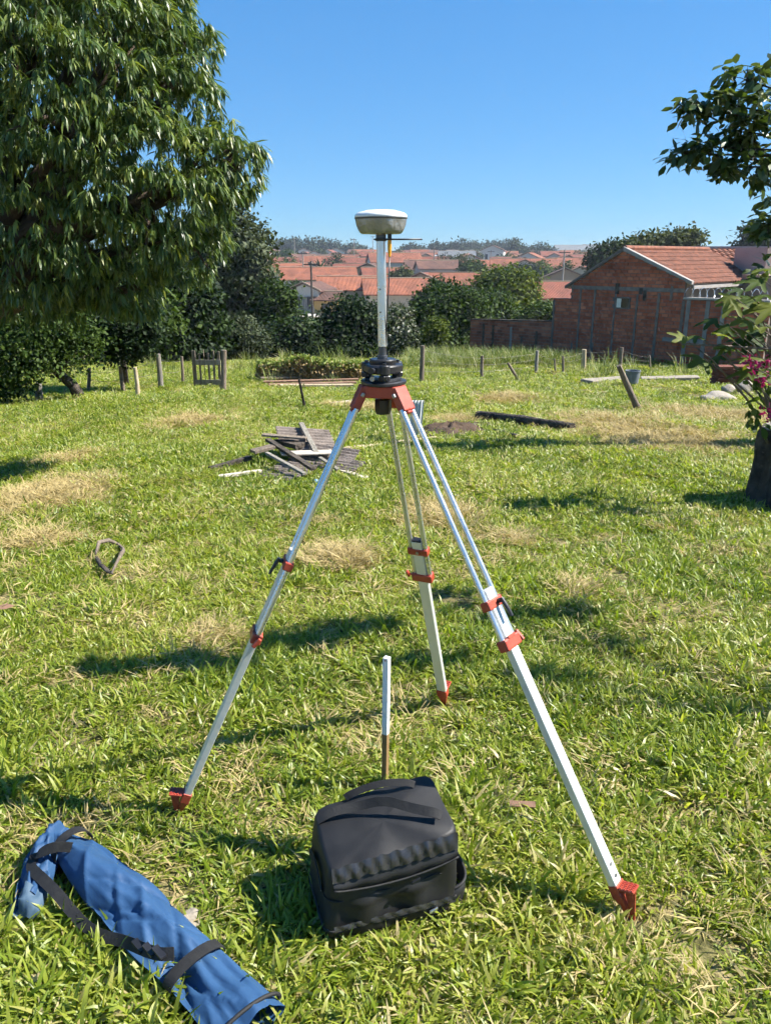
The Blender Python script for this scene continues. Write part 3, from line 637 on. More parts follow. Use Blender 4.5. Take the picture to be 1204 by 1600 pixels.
for px, py, H, rx, ry, cn in [(560, 985, 3.5, .26, .10, 26), (470, 1008, 3.5, .20, .08, 22), (215, 1050, 3.6, .28, .07, 26), (315, 1042, 3.6, .18, .06, 18), (650, 1040, 3.4, .22, .12, 12), (770, 965, 3.3, .28, .12, 14), (900, 960, 3.4, .2, .12, 10), (950, 1010, 3.4, .14, .1, 6), (700, 935, 3.3, .16, .08, 8), (860, 1060, 3.4, .14, .06, 6)]:
    g = G(px, py); sh.append((Vector((g.x, g.y, 0)) + to_sun * (H / to_sun.z), (rx, ry, .10), cn, 7))
b0 = Vector((4.9, 2.7, 0))
broad_tree('overhanging_tree', 'tree beside the lawn whose boughs throw the broken shade round the tripod', b0, b0 + Vector((-.4, 0, 2.6)), sh, .06, .105, .15, False)

# big-leaved plant low at the right
def lobed_template(n=5):
    v = [(.12, 0, 0)]; out = []
    for k in range(n):
        a = -1.9 + 3.8 * k / (n - 1); rr = 1.0 - .28 * abs(k - (n - 1) / 2) / ((n - 1) / 2)
        for da, q in ((-.30, .52), (-.16, .84), (0, 1.0), (.16, .84), (.30, .52)):
            out.append((.12 + rr * q * math.cos(a + da) * .62, rr * q * math.sin(a + da) * .62, -.22 * (rr * q) ** 2))
    v += out; f = [(0, i, i + 1) for i in range(1, len(out))]; f.append((0, len(out), 1))
    return np.array(v), f
LOBED = lobed_template()
pb = Vector((3.75, 6.5, Tz(3.75, 6.5)))
plant = thing('large_leaved_plant', 'large plant with broad lobed leaves low at the right edge', 'plant', pb)
M['lobed'] = leafmat('lobed leaf', [(0, (.022, .046, .010)), (.5, (.050, .085, .015)), (1, (.14, .16, .028))], .6, .4, .2)
protos = [leaf_proto('lobed_leaf', LOBED, 'lobed', t) for t in (.1, .35, .6, .85)]
mb = MB()
spots = [(1072, 532, .12), (1090, 524, .13), (1110, 520, .17), (1135, 525, .15), (1100, 560, .17), (1080, 565, .13), (1125, 555, .15), (1150, 545, .17), (1130, 480, .17), (1150, 470, .19), (1170, 500, .19), (1165, 470, .16), (1190, 470, .21), (1185, 500, .19), (1150, 500, .19), (1170, 530, .17), (1195, 535, .19), (1195, 440, .17),
         (1160, 455, .13), (1140, 460, .11), (1200, 510, .21), (1190, 560, .17), (1175, 580, .15), (1150, 575, .13), (1120, 500, .13), (1140, 512, .15), (1205, 590, .19), (1215, 480, .21), (1215, 550, .21), (1180, 450, .13), (1160, 515, .16), (1135, 540, .13), (1180, 485, .18), (1200, 460, .18), (1190, 520, .18), (1155, 488, .16), (1210, 420, .2)]
for i, (a, b_, s_) in enumerate([q for k_, q in enumerate(spots) if k_ % 3 != 2 or q[0] > 1185]):
    p = P(a, b_, 6.3 + random.uniform(-.35, .35)); st = P(min(1230, a + 40), b_ + 30, 6.4)
    root = Vector((3.7 + random.uniform(-.2, .2), 6.5 + random.uniform(-.2, .2), pb.z))
    mb.tube([root, root.lerp(st, .6) + Vector((0, 0, .15)), st, p], [.016, .011, .007, .003], 5)
    dx = Vector((-1 + random.uniform(-.6, .8), random.uniform(-.9, .5), random.uniform(-.5, .35)))
    place_leaf(random.choice(protos), p, dx, Vector((random.uniform(-.4, .4), random.uniform(-.7, .1), 1)), s_ * random.uniform(1.3, 2.0), plant)
mb.tube([P(1065, 538, 6.2), P(1120, 540, 6.3), P(1204, 545, 6.4), root + Vector((0, 0, .6))], [.006, .009, .013, .02], 6)
mb.build('stems', 'wood_old', plant, smooth=True)
fp = thing('magenta_flower_plant', 'magenta flowering plant hanging at the right edge above the stump', 'plant', Vector((3.3, 6.0, Tz(3.3, 6.0))))
mb = MB()
for a, b_, n_ in [(1178, 575, 10), (1190, 592, 10), (1170, 562, 6), (1202, 565, 8), (1198, 650, 7), (1206, 642, 6)]:
    c = P(a, b_, 5.9); mb.tube([Vector((3.3, 6.0, Tz(3.3, 6.0))), Vector((3.25, 6, c.z - .2)), c], [.012, .008, .004], 5)
    pos = np.array(c) + rng.normal(size=(n_ * 3, 3)) * .022
    v, fl, lt, ti = leaves(OVAL, pos, unit(n_ * 3), unit(n_ * 3), rng.uniform(.025, .05, n_ * 3), rng.random(n_ * 3))
    link_mesh('flower_cluster', np_mesh('flower_cluster', v - np.array(fp.location), fl, lt, ti), 'magenta', fp)
mb.build('stems', 'wood_old', fp, smooth=True)
pos = np.array([list(P(random.uniform(1165, 1215), random.uniform(560, 670), 6.0)) for _ in range(70)])
v, fl, lt, ti = leaves(OVAL, pos, unit(70) + np.array([-.3, 0, -.3]), unit(70) + np.array([0, 0, 1.2]), rng.uniform(.06, .11, 70), rng.random(70))
link_mesh('foliage', np_mesh('foliage', v - np.array(fp.location), fl, lt, ti), 'lobed', fp)

# stump with a rope ring
sg = G(1190, 803); sc_ = Vector((sg.x + .37, sg.y + .30, Tz(sg.x + .37, sg.y + .3)))
sc_.x += .06
stump = thing('tree_stump', 'dark cut tree stump with grey top at the right edge', 'stump', sc_)
shp = lambda a: 1 + .07 * math.sin(3 * a + 1) + .05 * math.sin(7 * a) + .035 * abs(math.sin(14 * a)) + .02 * abs(math.sin(31 * a))
MB().lathe(sc_, [(.40, -.1), (.375, .12), (.36, .3), (.355, .4), (.365, .5), (.36, .62), (.345, .66)], 160, shp).build('bark', 'wood_dark', stump, smooth=True, autosmooth=40)
MB().lathe(sc_ + Vector((0, 0, .655)), [(.325, 0), (.32, .02)], 160, shp).build('cut_top', 'wood_grey', stump)
rp = [sc_ + Vector((-.19 + .11 * math.cos(a), -.24 + .11 * math.sin(a), .70 - .0 + .03 * math.sin(2 * a))) for a in np.linspace(0, 5.9, 30)]
single('rope_ring', MB().tube(rp, .011, 8), 'rope', 'loop of white rope lying on the cut stump', 'rope', smooth=True)

# ------------------------------------------------------------------ distant town
def wall_mat(nm, c): M[nm] = pmat(nm, tuple(k * .92 for k in c), c, .8, .85, 0, .1)
for nm, c in [('w_white', (.50, .48, .45)), ('w_cream', (.45, .39, .30)), ('w_grey', (.30, .30, .30)), ('w_tan', (.34, .26, .18)), ('w_blue', (.29, .33, .38)), ('w_ochre', (.40, .26, .09))]: wall_mat(nm, c)
def roof_mat(nm, c1, c2):
    m = pmat(nm, c1, c2, .55, .85, 0, 0, contrast=.16, detail=9); nt = m.node_tree; n, l = nt.nodes, nt.links
    b = next(x for x in n if x.type == 'BSDF_PRINCIPLED'); tc = next(x for x in n if x.type == 'TEX_COORD')
    wv = n.new('ShaderNodeTexWave'); wv.inputs['Scale'].default_value = 1.6; wv.bands_direction = 'X'; l.new(tc.outputs['Object'], wv.inputs[0])
    bp = n.new('ShaderNodeBump'); bp.inputs['Strength'].default_value = .6; bp.inputs['Distance'].default_value = .08
    l.new(wv.outputs['Fac'], bp.inputs['Height']); l.new(bp.outputs[0], b.inputs['Normal']); M[nm] = m
roof_mat('r_orange', (.15, .052, .028), (.28, .096, .05)); roof_mat('r_red', (.12, .040, .024), (.22, .070, .041)); roof_mat('r_brown', (.075, .038, .028), (.15, .072, .05)); M['r_grey'] = M['metalroof']
def far_house(label, px, Y, w, dp, h, rot, wm, rm, kind='gable', pitch=.42, group=None, windows=2, ridge='x', name='town_house'):
    """house standing on the far slope; local x along its front"""
    x = (px - 602) / 1250 * Y; z = Tz(x, Y) - .1
    t = thing(name, label, 'house', (x, Y, z), group); t.rotation_euler.z = R(rot)
    def part(nm, mb, mat, par=t):
        me = bpy.data.meshes.new(nm); me.from_pydata(mb.v, [], mb.f); me.update()
        bm = bmesh.new(); bm.from_mesh(me); bmesh.ops.recalc_face_normals(bm, faces=bm.faces); bm.to_mesh(me); bm.free()
        return link_mesh(nm, me, mat, par)
    a, c = w / 2, dp / 2; o_ = .45
    if ridge == 'x':
        k = c * pitch
        part('wall', MB().prism([(-a, -c, -1.5), (-a, c, -1.5), (-a, c, h), (-a, 0, h + k), (-a, -c, h)], (w, 0, 0)), wm)
        A, Rg, B = (-a - o_, -c - o_, h - o_ * pitch + .06), (-a - o_, 0, h + k + .06), (-a - o_, c + o_, h - o_ * pitch + .06)
        poly = [A, Rg, B, (B[0], B[1], B[2] + .14), (Rg[0], Rg[1], Rg[2] + .14), (A[0], A[1], A[2] + .14)]
        rf = part('roof', MB().prism(poly, (w + 2 * o_, 0, 0)), rm)
        part('ridge_cap', MB().tube([(-a - o_, 0, h + k + .24), (a + o_, 0, h + k + .24)], .09, 6), 'w_tan', rf)
    else:
        k = a * pitch
        part('wall', MB().prism([(-a, -c, -1.5), (a, -c, -1.5), (a, -c, h), (0, -c, h + k), (-a, -c, h)], (0, dp, 0)), wm)
        A, Rg, B = (-a - o_, -c - o_, h - o_ * pitch + .06), (0, -c - o_, h + k + .06), (a + o_, -c - o_, h - o_ * pitch + .06)
        poly = [A, Rg, B, (B[0], B[1], B[2] + .14), (Rg[0], Rg[1], Rg[2] + .14), (A[0], A[1], A[2] + .14)]
        rf = part('roof', MB().prism(poly, (0, dp + 2 * o_, 0)), rm)
        for q in (A, B):
            part('verge', MB().prism([(q[0], q[1] - .05, q[2] + .15), (0, q[1] - .05, Rg[2] + .15), (0, q[1] - .05, Rg[2] + .30), (q[0], q[1] - .05, q[2] + .30)], (0, .22, 0)), 'w_tan', rf)
    for i in range(windows):
        wx = -a + w * (i + .5) / windows
        wi = part('window', MB().box(wx - .55, wx + .55, -c - .03, -c + .05, h * .35, h * .75), 'glassdark')
        part('window_frame', MB().box(wx - .65, wx + .65, -c - .07, -c - .01, h * .35 - .12, h * .35), 'trim', wi)
    return t
NEAR = [
    ('long orange-roofed house with white gable, above the porch house', 497, 150, 13.5, 9, 2.7, 8, 'w_white', 'r_orange', 'x'),
    ('small white street house with porch and dark gates beside the pole', 487, 112, 4.2, 7, 3.0, -14, 'w_white', 'r_brown', 'y'),
    ('orange-roofed house just behind the broad bush top, right of porch house', 545, 122, 9, 8, 2.5, 5, 'w_cream', 'r_orange', 'x'),
    ('orange-roofed house at the left, half behind the creeper tree', 440, 175, 11, 9, 2.7, 14, 'w_white', 'r_orange', 'x'),
    ('wide cream shed wall standing among roofs behind the receiver pole', 615, 205, 12.5, 10, 4.2, 8, 'w_white', 'r_orange', 'x'),
    ('cream gabled hall at the far left with a tree shadow on it', 445, 285, 10.5, 14, 3.6, 12, 'w_cream', 'r_grey', 'y'),
    ('house with long orange roof below the left skyline trees', 515, 240, 15, 9, 3.0, 4, 'w_white', 'r_orange', 'x'),
    ('orange-roofed house behind the spiky palm', 545, 222, 13, 9, 2.8, -3, 'w_white', 'r_red', 'x'),
    ('low orange-roofed house behind the blossom shrub', 618, 116, 9, 9, 2.3, 5, 'w_cream', 'r_orange', 'x'),
    ('orange-roofed house between pole and olive bush', 600, 152, 8, 9, 2.6, 8, 'w_cream', 'r_red', 'x'),
    ('tan house with brown gable right of the olive bush', 668, 138, 7.5, 9, 2.6, -18, 'w_tan', 'r_red', 'y'),
    ('orange roof right of the brown gabled house', 710, 136, 8, 8, 2.5, -8, 'w_cream', 'r_orange', 'x'),
    ('brown-roofed house with blue grey wall in mid town', 672, 190, 12, 9, 3.0, -5, 'w_blue', 'r_brown', 'x'),
    ('orange roof directly left of the step of the brick house', 848, 104, 7.5, 8, 2.6, 4, 'w_cream', 'r_red', 'x'),
    ('low tan house with small porch left of the brick gable', 880, 150, 9, 8, 2.6, -10, 'w_tan', 'r_brown', 'y'),
    ('broad orange-roofed house above the round-crowned tree', 815, 205, 16, 10, 2.8, -6, 'w_cream', 'r_orange', 'x'),
    ('broad orange-roofed house left of the gable top', 905, 215, 16, 10, 2.8, -10, 'w_cream', 'r_orange', 'x'),
    ('white two-storey house standing above the town roofs', 768, 330, 9, 9, 5.4, -14, 'w_white', 'r_brown', 'y'),
    ('grey metal-roofed shed right of the dark round skyline tree', 885, 430, 16, 12, 4.2, 3, 'w_grey', 'r_grey', 'x'),
    ('grey shed on the skyline directly left of the gable tree', 925, 470, 15, 12, 4.2, -3, 'w_grey', 'r_grey', 'x'),
    ('pale long warehouse above the mid town roofs', 712, 300, 13, 10, 3.4, -4, 'w_blue', 'r_grey', 'x'),
]
for lab, px, Y, w, dp, h, rot, wm, rm, rid in NEAR:
    far_house(lab, px, Y, w, dp, h, rot, wm, rm, ridge=rid, windows=3 if w > 11 else 2)
rows = [(170, 'nearest'), (190, 'second'), (212, 'third'), (236, 'fourth'), (262, 'fifth'), (292, 'sixth'), (328, 'seventh'), (370, 'eighth'), (430, 'topmost')]
ORD = ['first', 'second', 'third', 'fourth', 'fifth', 'sixth', 'seventh', 'eighth', 'ninth', 'tenth', 'eleventh', 'twelfth', 'thirteenth', 'fourteenth', 'fifteenth', 'sixteenth', 'seventeenth', 'eighteenth', 'nineteenth', 'twentieth']
WN = {'w_white': 'white', 'w_cream': 'cream', 'w_grey': 'grey', 'w_tan': 'tan', 'w_blue': 'bluish'}; RN = {'r_orange': 'orange', 'r_red': 'red', 'r_brown': 'brown', 'r_grey': 'grey'}
for Y, where in rows:
    px = 385 + random.uniform(0, 30); count = 0
    while px < 965 and count < 20:
        Yj = Y + random.uniform(-8, 8)
        w = random.uniform(6, 10.5); near = any(abs(q[1] - px) / 1250 * Y < (q[3] + w) / 2 and abs(q[2] - Yj) < (q[4] + 9) / 2 + 3 for q in NEAR)
        if not near:
            wm = random.choice(['w_white', 'w_white', 'w_cream', 'w_grey', 'w_tan', 'w_blue']); rm = random.choice(['r_orange', 'r_orange', 'r_orange', 'r_red', 'r_brown'] if Y < 430 else ['r_orange', 'r_red', 'r_grey', 'r_brown'])
            far_house('%s house with %s roof, %s from left in the %s row of the far town' % (WN[wm], RN[rm], ORD[count], where), px, Yj, w, random.uniform(6, 8.5), random.uniform(2.5, 3.8), random.uniform(-26, 26), wm, rm, ridge=random.choice('xxyy'), group='houses of the far town', windows=2 if Y < 300 else 0)
            count += 1
        px += (w + random.uniform(2, 8)) * 1250 / Y
# street below the porch house
sx = (490 - 602) / 1250 * 106
SV = []; 
for i in range(20):
    x0 = sx - 22 + i * 3
    SV.append([(x0, 103, Tz(x0, 103) + .06), (x0, 108.5, Tz(x0, 108.5) + .06)])
mb = MB(); mb.add([p for r_ in SV for p in r_], [(2 * i, 2 * i + 2, 2 * i + 3, 2 * i + 1) for i in range(19)])
M['street'] = pmat('dusty street', (.40, .36, .32), (.50, .46, .41), .5, .9, 0, .1)
mb.build('street', 'street')['kind'] = 'structure'
ph = far_house('ochre low annexe right of the porch house', 512, 109.5, 3.2, 4, 1.9, -6, 'w_ochre', 'r_brown', ridge='x', windows=1, name='annexe')
gt = base_at(484, 108.3)
g_ = thing('street_gate', 'dark metal gate in front of the porch house', 'gate', gt)
for i in range(14):
    MB().box(gt[0] - 1.6 + i * .24, gt[0] - 1.52 + i * .24, gt[1] - .03, gt[1] + .03, gt[2], gt[2] + 2.1).build('bar', 'darkgrey', g_)
MB().box(gt[0] - 1.7, gt[0] + 1.75, gt[1] - .05, gt[1] + .05, gt[2] + 2.1, gt[2] + 2.2).build('rail', 'darkgrey', g_)
for px, Y, h, lab in [(490, 101, 7.0, 'dark utility pole on the street left of broad bush'), (466, 260, 10, 'thin pole right of the cream gabled hall'), (555, 260, 10, 'thin utility pole above roofs left of receiver pole'), (583, 300, 11, 'thin utility pole near the receiver pole on the skyline'),
                      (675, 180, 8, 'thin mast above the brown roofed house'), (870, 130, 8, 'pale pole left of the brick gable'), (478, 150, 7.5, 'thin pole on white gable house'), (760, 210, 7, 'short mast above the round-crowned tree')]:
    bx_ = base_at(px, Y); u_ = thing('utility_pole', lab, 'pole', bx_)
    MB().tube([Vector(bx_) - Vector((0, 0, .5)), Vector(bx_) + Vector((0, 0, h))], [.16, .11], 8).build('shaft', 'concrete' if Y > 110 else 'wood_dark', u_)
    MB().box(bx_[0] - .9, bx_[0] + .9, bx_[1] - .2, bx_[1] - .11, bx_[2] + h - .5, bx_[2] + h - .36).build('crossarm', 'wood_dark', u_)
# town trees
for px, py, Y, rx, rz, mat, lab in [
    (628, 432, 135, 14, 10, 'olive', 'olive round bush among the roofs right of the receiver pole'), (738, 422, 150, 17, 11, 'green', 'rounded tree among roofs above the large bush'), (466, 456, 120, 11, 12, 'green', 'small round tree left of the porch house'),
    (450, 403, 270, 14, 8, 'green', 'low bush in front of the cream gabled hall'), (800, 412, 260, 18, 7, 'green', 'dark bush below the skyline right of white house'), (560, 425, 200, 9, 6, 'olive', 'small bush left of the wide cream shed'),
    (440, 384, 480, 14, 7, 'far', 'skyline tree nearest the vine-covered tree'), (457, 382, 470, 12, 8, 'far', 'second skyline tree from the vine-covered tree'), (480, 388, 430, 14, 13, 'far', 'taller skyline tree right of the cream hall'),
    (497, 385, 470, 14, 10, 'far', 'skyline tree above the spiky palm'), (513, 388, 470, 12, 9, 'far', 'skyline tree right of the palm'), (530, 389, 480, 14, 8, 'far', 'low skyline tree left of receiver'), (548, 390, 480, 14, 8, 'far', 'low skyline tree below receiver left edge'), (565, 393, 480, 12, 6, 'far', 'low skyline tree just left of receiver pole'),
    (640, 389, 480, 10, 6, 'far', 'skyline tree at the tip of the thin rod'), (655, 391, 480, 9, 5, 'far', 'small skyline tree right of the rod tip'), (684, 387, 460, 12, 6, 'far', 'flat skyline tree above the pale warehouse'), (703, 390, 450, 12, 8, 'far', 'skyline tree above pale warehouse roof'), (720, 388, 450, 12, 12, 'far', 'pointed skyline tree left of the wood'),
    (735, 389, 500, 14, 8, 'far', 'skyline tree in the wood, first'), (752, 388, 500, 14, 9, 'far', 'skyline tree in the wood, second'), (770, 387, 500, 14, 9, 'far', 'skyline tree behind the white two-storey house'), (788, 388, 500, 12, 9, 'far', 'skyline tree right of the white two-storey house'),
    (803, 391, 380, 10, 15, 'far', 'tall ragged skyline tree left of the dark round one'), (815, 395, 380, 9, 9, 'far', 'low companion of the tall ragged skyline tree'), (848, 396, 360, 15, 13, 'far', 'dark round skyline tree standing alone'), (830, 392, 520, 8, 5, 'far', 'tiny skyline tree left of the dark round one'), (912, 394, 460, 14, 4, 'far', 'low flat tree before the grey skyline shed')]:
    lb = [lob(px, py, Y, rx, rz), lob(px - rx * .5, py + rz * .35, Y, rx * .6, rz * .7), lob(px + rx * .55, py + rz * .3, Y, rx * .55, rz * .65), lob(px + rx * .1, py - rz * .4, Y, rx * .5, rz * .7)]
    make_tree('town_tree', lab, 'tree', base_at(px, Y), lb, mat, 60 if Y > 300 else 110, 20, Y * .0026 + .2, Y * .0022 + .15, .25, group='trees of the distant town', limbs=3)
for k_ in range(16):
    px = 430 + 32 * k_ + random.uniform(-10, 10); Y = random.choice([165, 200, 235, 270, 310, 350]); x_ = (px - 602) / 1250 * Y; b0 = Vector((x_, Y, Tz(x_, Y))); r_ = random.uniform(1.3, 2.6)
    make_tree('garden_tree', '%s little garden tree from left among the town roofs' % ORD[k_], 'tree', b0, [(b0 + Vector((0, 0, 2.6 + r_ * .5)), (r_, r_, r_ * .9)), (b0 + Vector((r_ * .6, 0, 2.2 + r_ * .4)), (r_ * .6, r_ * .6, r_ * .6))], random.choice(['green', 'olive', 'dark']), 70, 20, .5, .45, .15, group='garden trees of the town', limbs=2)
def palm(label, px, py, Y, s, n_, stiff):
    b0 = base_at(px, Y); t = thing('palm', label, 'palm', b0, 'palms among the roofs'); c = P(px, py, Y)
    pos = np.tile(np.array(c), (n_, 1)); a = rng.uniform(0, 2 * np.pi, n_); e = rng.uniform(-.1, 1.3, n_) * stiff
    x = np.stack([np.cos(a) * np.cos(e), np.sin(a) * np.cos(e), np.sin(e)], 1)
    v, fl, lt, ti = leaves(LANCE, pos, x, np.tile([0, 0, 1.], (n_, 1)) + unit(n_) * .3, s * rng.uniform(.7, 1.1, n_), rng.random(n_))
    link_mesh('fronds', np_mesh('fronds', v - np.array(b0), fl, lt, ti), TREEMATS['grey'], t)
    MB().tube([Vector(b0), c], [.3, .2], 8).build('trunk', 'bark', t)
palm('spiky palm with fanned stiff leaves among the orange roofs', 500, 424, 190, 3.6, 70, 1)
palm('feathery palm left of the white two-storey house', 706, 400, 320, 4.5, 40, .6)
palm('feathery palm right of the white two-storey house', 787, 402, 300, 4.5, 40, .6)
palm('slender palm above the pale warehouse', 735, 398, 330, 4, 36, .6)

# ------------------------------------------------------------------ fences, gate, posts
def post(name_parent, a, b_, r0, r1, mat='wood_old', name='post'):
    a, b_ = Vector(a), Vector(b_)
    m = a.lerp(b_, .5) + Vector((random.uniform(-.01, .01), 0, 0))
    return MB().tube([a - Vector((0, 0, .1)), a, m, b_], [r0, r0, (r0 + r1) / 2, r1], 9, wob=.07).build(name, mat, name_parent, smooth=True, autosmooth=50)
def post_px(parent, bx, by, tx, ty, wpx, mat='wood_old', name='post'):
    g = G(bx, by); t = P(tx, ty, g.y); r_ = wpx * g.y / 1230 / 2
    return post(parent, g, t, r_, r_ * .85, mat, name), g, t
def sag(a, b_, s=.05, n_=8): return [Vector(a).lerp(Vector(b_), i / n_) - Vector((0, 0, s * 4 * (i / n_) * (1 - i / n_))) for i in range(n_ + 1)]
fl_ = thing('left_wire_fence', 'old wire fence of weathered posts left of the wooden gate', 'fence', G(250, 605))
fl_.name = 'wire_fence'
Lp = [post_px(fl_, 62, 628, 60, 598, 12, 'wood_grey'), post_px(fl_, 138, 612, 140, 575, 6), post_px(fl_, 193, 612, 188, 572, 7, 'wood_old'), post_px(fl_, 252, 606, 247, 553, 9, 'wood_grey'), post_px(fl_, 286, 600, 284, 557, 5)]
for f_ in (.85, .5):
    for (o1, g1, t1), (o2, g2, t2) in zip(Lp[1:-1], Lp[2:]):
        MB().tube(sag(g1.lerp(t1, f_), g2.lerp(t2, f_)), .004, 4).build('wire', 'wire', fl_)
o, g, t = post_px(None, 216, 622, 211, 574, 7.5, 'wood_pale', 'fence_stake'); tag(o, 'pale yellow leaning stake left of the gate', 'stake')
gr = G(322, 607)
gate = thing('wooden_gate', 'small wooden gate of uneven weathered upright boards', 'gate', gr)
for x0, x1, yt in [(299, 309, 549), (310, 316.5, 551), (317.5, 322.5, 548), (323.5, 330, 551), (331, 338, 548), (339, 346.5, 550)]:
    tl = P(x0, yt + random.uniform(-2, 2), gr.y); br = P(x1, 606, gr.y)
    MB().box(tl.x, br.x, gr.y - .02, gr.y + .02, gr.z + .02, tl.z).build('board', 'wood_old' if x0 != 318 else 'wood_pale', gate)
for y_ in (566, 597):
    a_ = P(306, y_ + 4, gr.y); c_ = P(345, y_ - 4, gr.y)
    MB().box(a_.x, c_.x, gr.y - .055, gr.y - .023, a_.z, c_.z).build('rail', 'wood_grey', gate)
o, g, t = post_px(None, 349, 612, 350, 547, 10, 'wood_old', 'gate_post'); tag(o, 'thick weathered post at the right side of wooden gate', 'post')
fr = thing('wire_fence', 'sagging barbed wire fence of wooden posts before the brick walls', 'fence', G(840, 584))
Rp = [post_px(fr, 658, 599, 660, 540, 8, 'wood_old'), post_px(fr, 752, 592, 753, 556, 6, 'wood_old'), post_px(fr, 837, 583, 839, 548, 6, 'wood_grey'), post_px(fr, 867, 581, 866, 560, 3), post_px(fr, 879, 582, 879, 556, 4), post_px(fr, 911, 580, 912, 546, 8, 'wood_pale'), post_px(fr, 967, 580, 971, 543, 6, 'wood_old'), post_px(fr, 1015, 577, 1014, 556, 4)]
for f_ in (.88, .6, .32):
    for (o1, g1, t1), (o2, g2, t2) in zip(Rp[:-1], Rp[1:]):
        MB().tube(sag(g1.lerp(t1, f_), g2.lerp(t2, f_), random.uniform(.01, .05)), .0036, 4).build('wire', 'wire', fr)
for bx_, by_, tx_, ty_, w_, mat_, nm, lab in [(812, 599, 793, 567, 4.5, 'wood_old', 'leaning_stake', 'thin stake leaning left before the brick walls'), (997, 641, 966, 571, 10, 'wood_old', 'leaning_post', 'thick broken post leaning left near the bucket'), (476, 636, 467, 592, 4, 'wood_dark', 'leaning_stake', 'thin dark stake before the plank pile')]:
    g = G(bx_, by_); t = P(tx_, ty_, g.y - .1); r_ = w_ * g.y / 2460
    mb = MB().tube([g - Vector((0, 0, .1)), g, g.lerp(t, .3), g.lerp(t, .7), t], [r_ * 1.2, r_ * 1.25, r_, r_, r_ * .8], 9, wob=.12)
    single(nm, mb, mat_, lab, 'post', g, smooth=True, autosmooth=50)

# vine-covered mound of old fence left of the tripod head
vb = G(480, 598)
vine = thing('overgrown_wire_panel', 'low wire panel overgrown with brown vines behind the plank pile', 'fence', vb)
a_, c_ = P(402, 563, vb.y), P(566, 566, vb.y)
tops = [(402, 564), (430, 566), (455, 560), (470, 553), (490, 560), (520, 566), (566, 566)]
n_ = 15000; px_ = rng.uniform(402, 566, n_); tp = np.interp(px_, [p[0] for p in tops], [p[1] for p in tops]); fr_ = rng.random(n_)
py_ = tp + (601 - tp) * fr_ + rng.normal(0, 1.2, n_)
pos = np.array([list(P(a, b2, vb.y + rng.normal(0, .10) + .15 * f2)) for a, b2, f2 in zip(px_, py_, fr_)])
tn = np.clip(.95 - fr_ * 2.2 + rng.normal(0, .22, n_), 0, 1)
TREEMATS['vine'] = leafmat('dry vine leaf', [(0, (.30, .21, .10)), (.45, (.38, .27, .13)), (.75, (.16, .19, .04)), (1, (.17, .23, .035))], .6, .2, .3)
v, fl, lt, ti = leaves(DIAM, pos, unit(n_) + np.array([0, 0, -.4]), unit(n_) + np.array([0, -.8, .4]), rng.uniform(.05, .11, n_), tn)
link_mesh('foliage', np_mesh('foliage', v - np.array(vb), fl, lt, ti), TREEMATS['vine'], vine)
for i in range(6):
    q = P(405 + i * 32, 566, vb.y); MB().tube([Vector((q.x, q.y, Tz(q.x, q.y) - .1)), q], [.035, .03], 7).build('post', 'wood_old', vine)

# planks lying before it
for i, (x0, y0, x1, y1, lab, mt_) in enumerate([(412, 601, 560, 597, 'rear long plank of the pile by the vines', 'wood_red'), (420, 606, 556, 602, 'middle reddish plank of the pile by the vines', 'wood_red'), (438, 607, 552, 606, 'pale plank at the front of the vine pile', 'wood_pale'), (408, 598, 500, 594, 'top dark plank of the pile by the vines', 'wood_old')]):
    a_, c_ = G(x0, y0), G(x1, y1); u_ = (c_ - a_).normalized(); s_ = Vector((-u_.y, u_.x, 0)).normalized()
    single('plank', MB().obox(a_.lerp(c_, .5) + Vector((0, 0, .07 + .05 * (i == 3))), u_ * ((c_ - a_).length / 2), s_ * .09, (0, 0, .022)), mt_, lab, 'plank', group='planks by the vines')

# debris pile: fibre-cement sheets and boards
dc = G(470, 748)
def corrugated(c, u, v_, lu, lv, wl=.075, amp=.018, th=.008):
    c, u, v_ = Vector(c), Vector(u).normalized(), Vector(v_).normalized(); nn = u.cross(v_).normalized()
    nu = int(lu / wl * 8); top = []; mbx = MB()
    for sgn in (1, -1):
        for i in range(nu + 1):
            s = -lu / 2 + lu * i / nu; h = amp * math.sin(2 * math.pi * s / wl) + sgn * th / 2
            for q in (-1, 1):
                top.append(c + u * s + v_ * (q * lv / 2) + nn * h)
    m_ = (nu + 1) * 2; f = []
    for i in range(nu):
        a = 2 * i; f.append((a, a + 1, a + 3, a + 2)); b2 = m_ + 2 * i; f.append((b2, b2 + 2, b2 + 3, b2 + 1))
        f.append((a, a + 2, b2 + 2, b2)); f.append((a + 1, b2 + 1, b2 + 3, a + 3))
    f.append((0, m_, m_ + 1, 1)); e = 2 * nu; f.append((e, e + 1, m_ + e + 1, m_ + e))
    return mbx.add(top, f)
def DP(px, py, dy=0): return P(px, py, dc.y + dy)
def zup(p, h): return Vector((p.x, p.y, Tz(p.x, p.y) + h))
for px, py, h, u, v_, lu, lv, lab in [(448, 745, .05, (.35, 1, -.02), (1, -.28, .0), .55, .40, 'corrugated fibre-cement sheet at the front of the debris pile'), (505, 730, .10, (.25, 1, .16), (1, -.2, -.10), .6, .62, 'wide corrugated sheet in the middle of the debris pile'), (478, 714, .22, (-.25, 1, .22), (1, .22, -.12), .45, .6, 'upper corrugated sheet on the debris pile'), (540, 736, .06, (.4, 1, .05), (1, -.4, -.05), .35, .32, 'broken corrugated sheet at the right end of debris pile')]:
    g = G(px, py); single('roofing_sheet', corrugated(zup(g, h), u, v_, lu, lv), 'asbestos', lab, 'sheet', smooth=False)
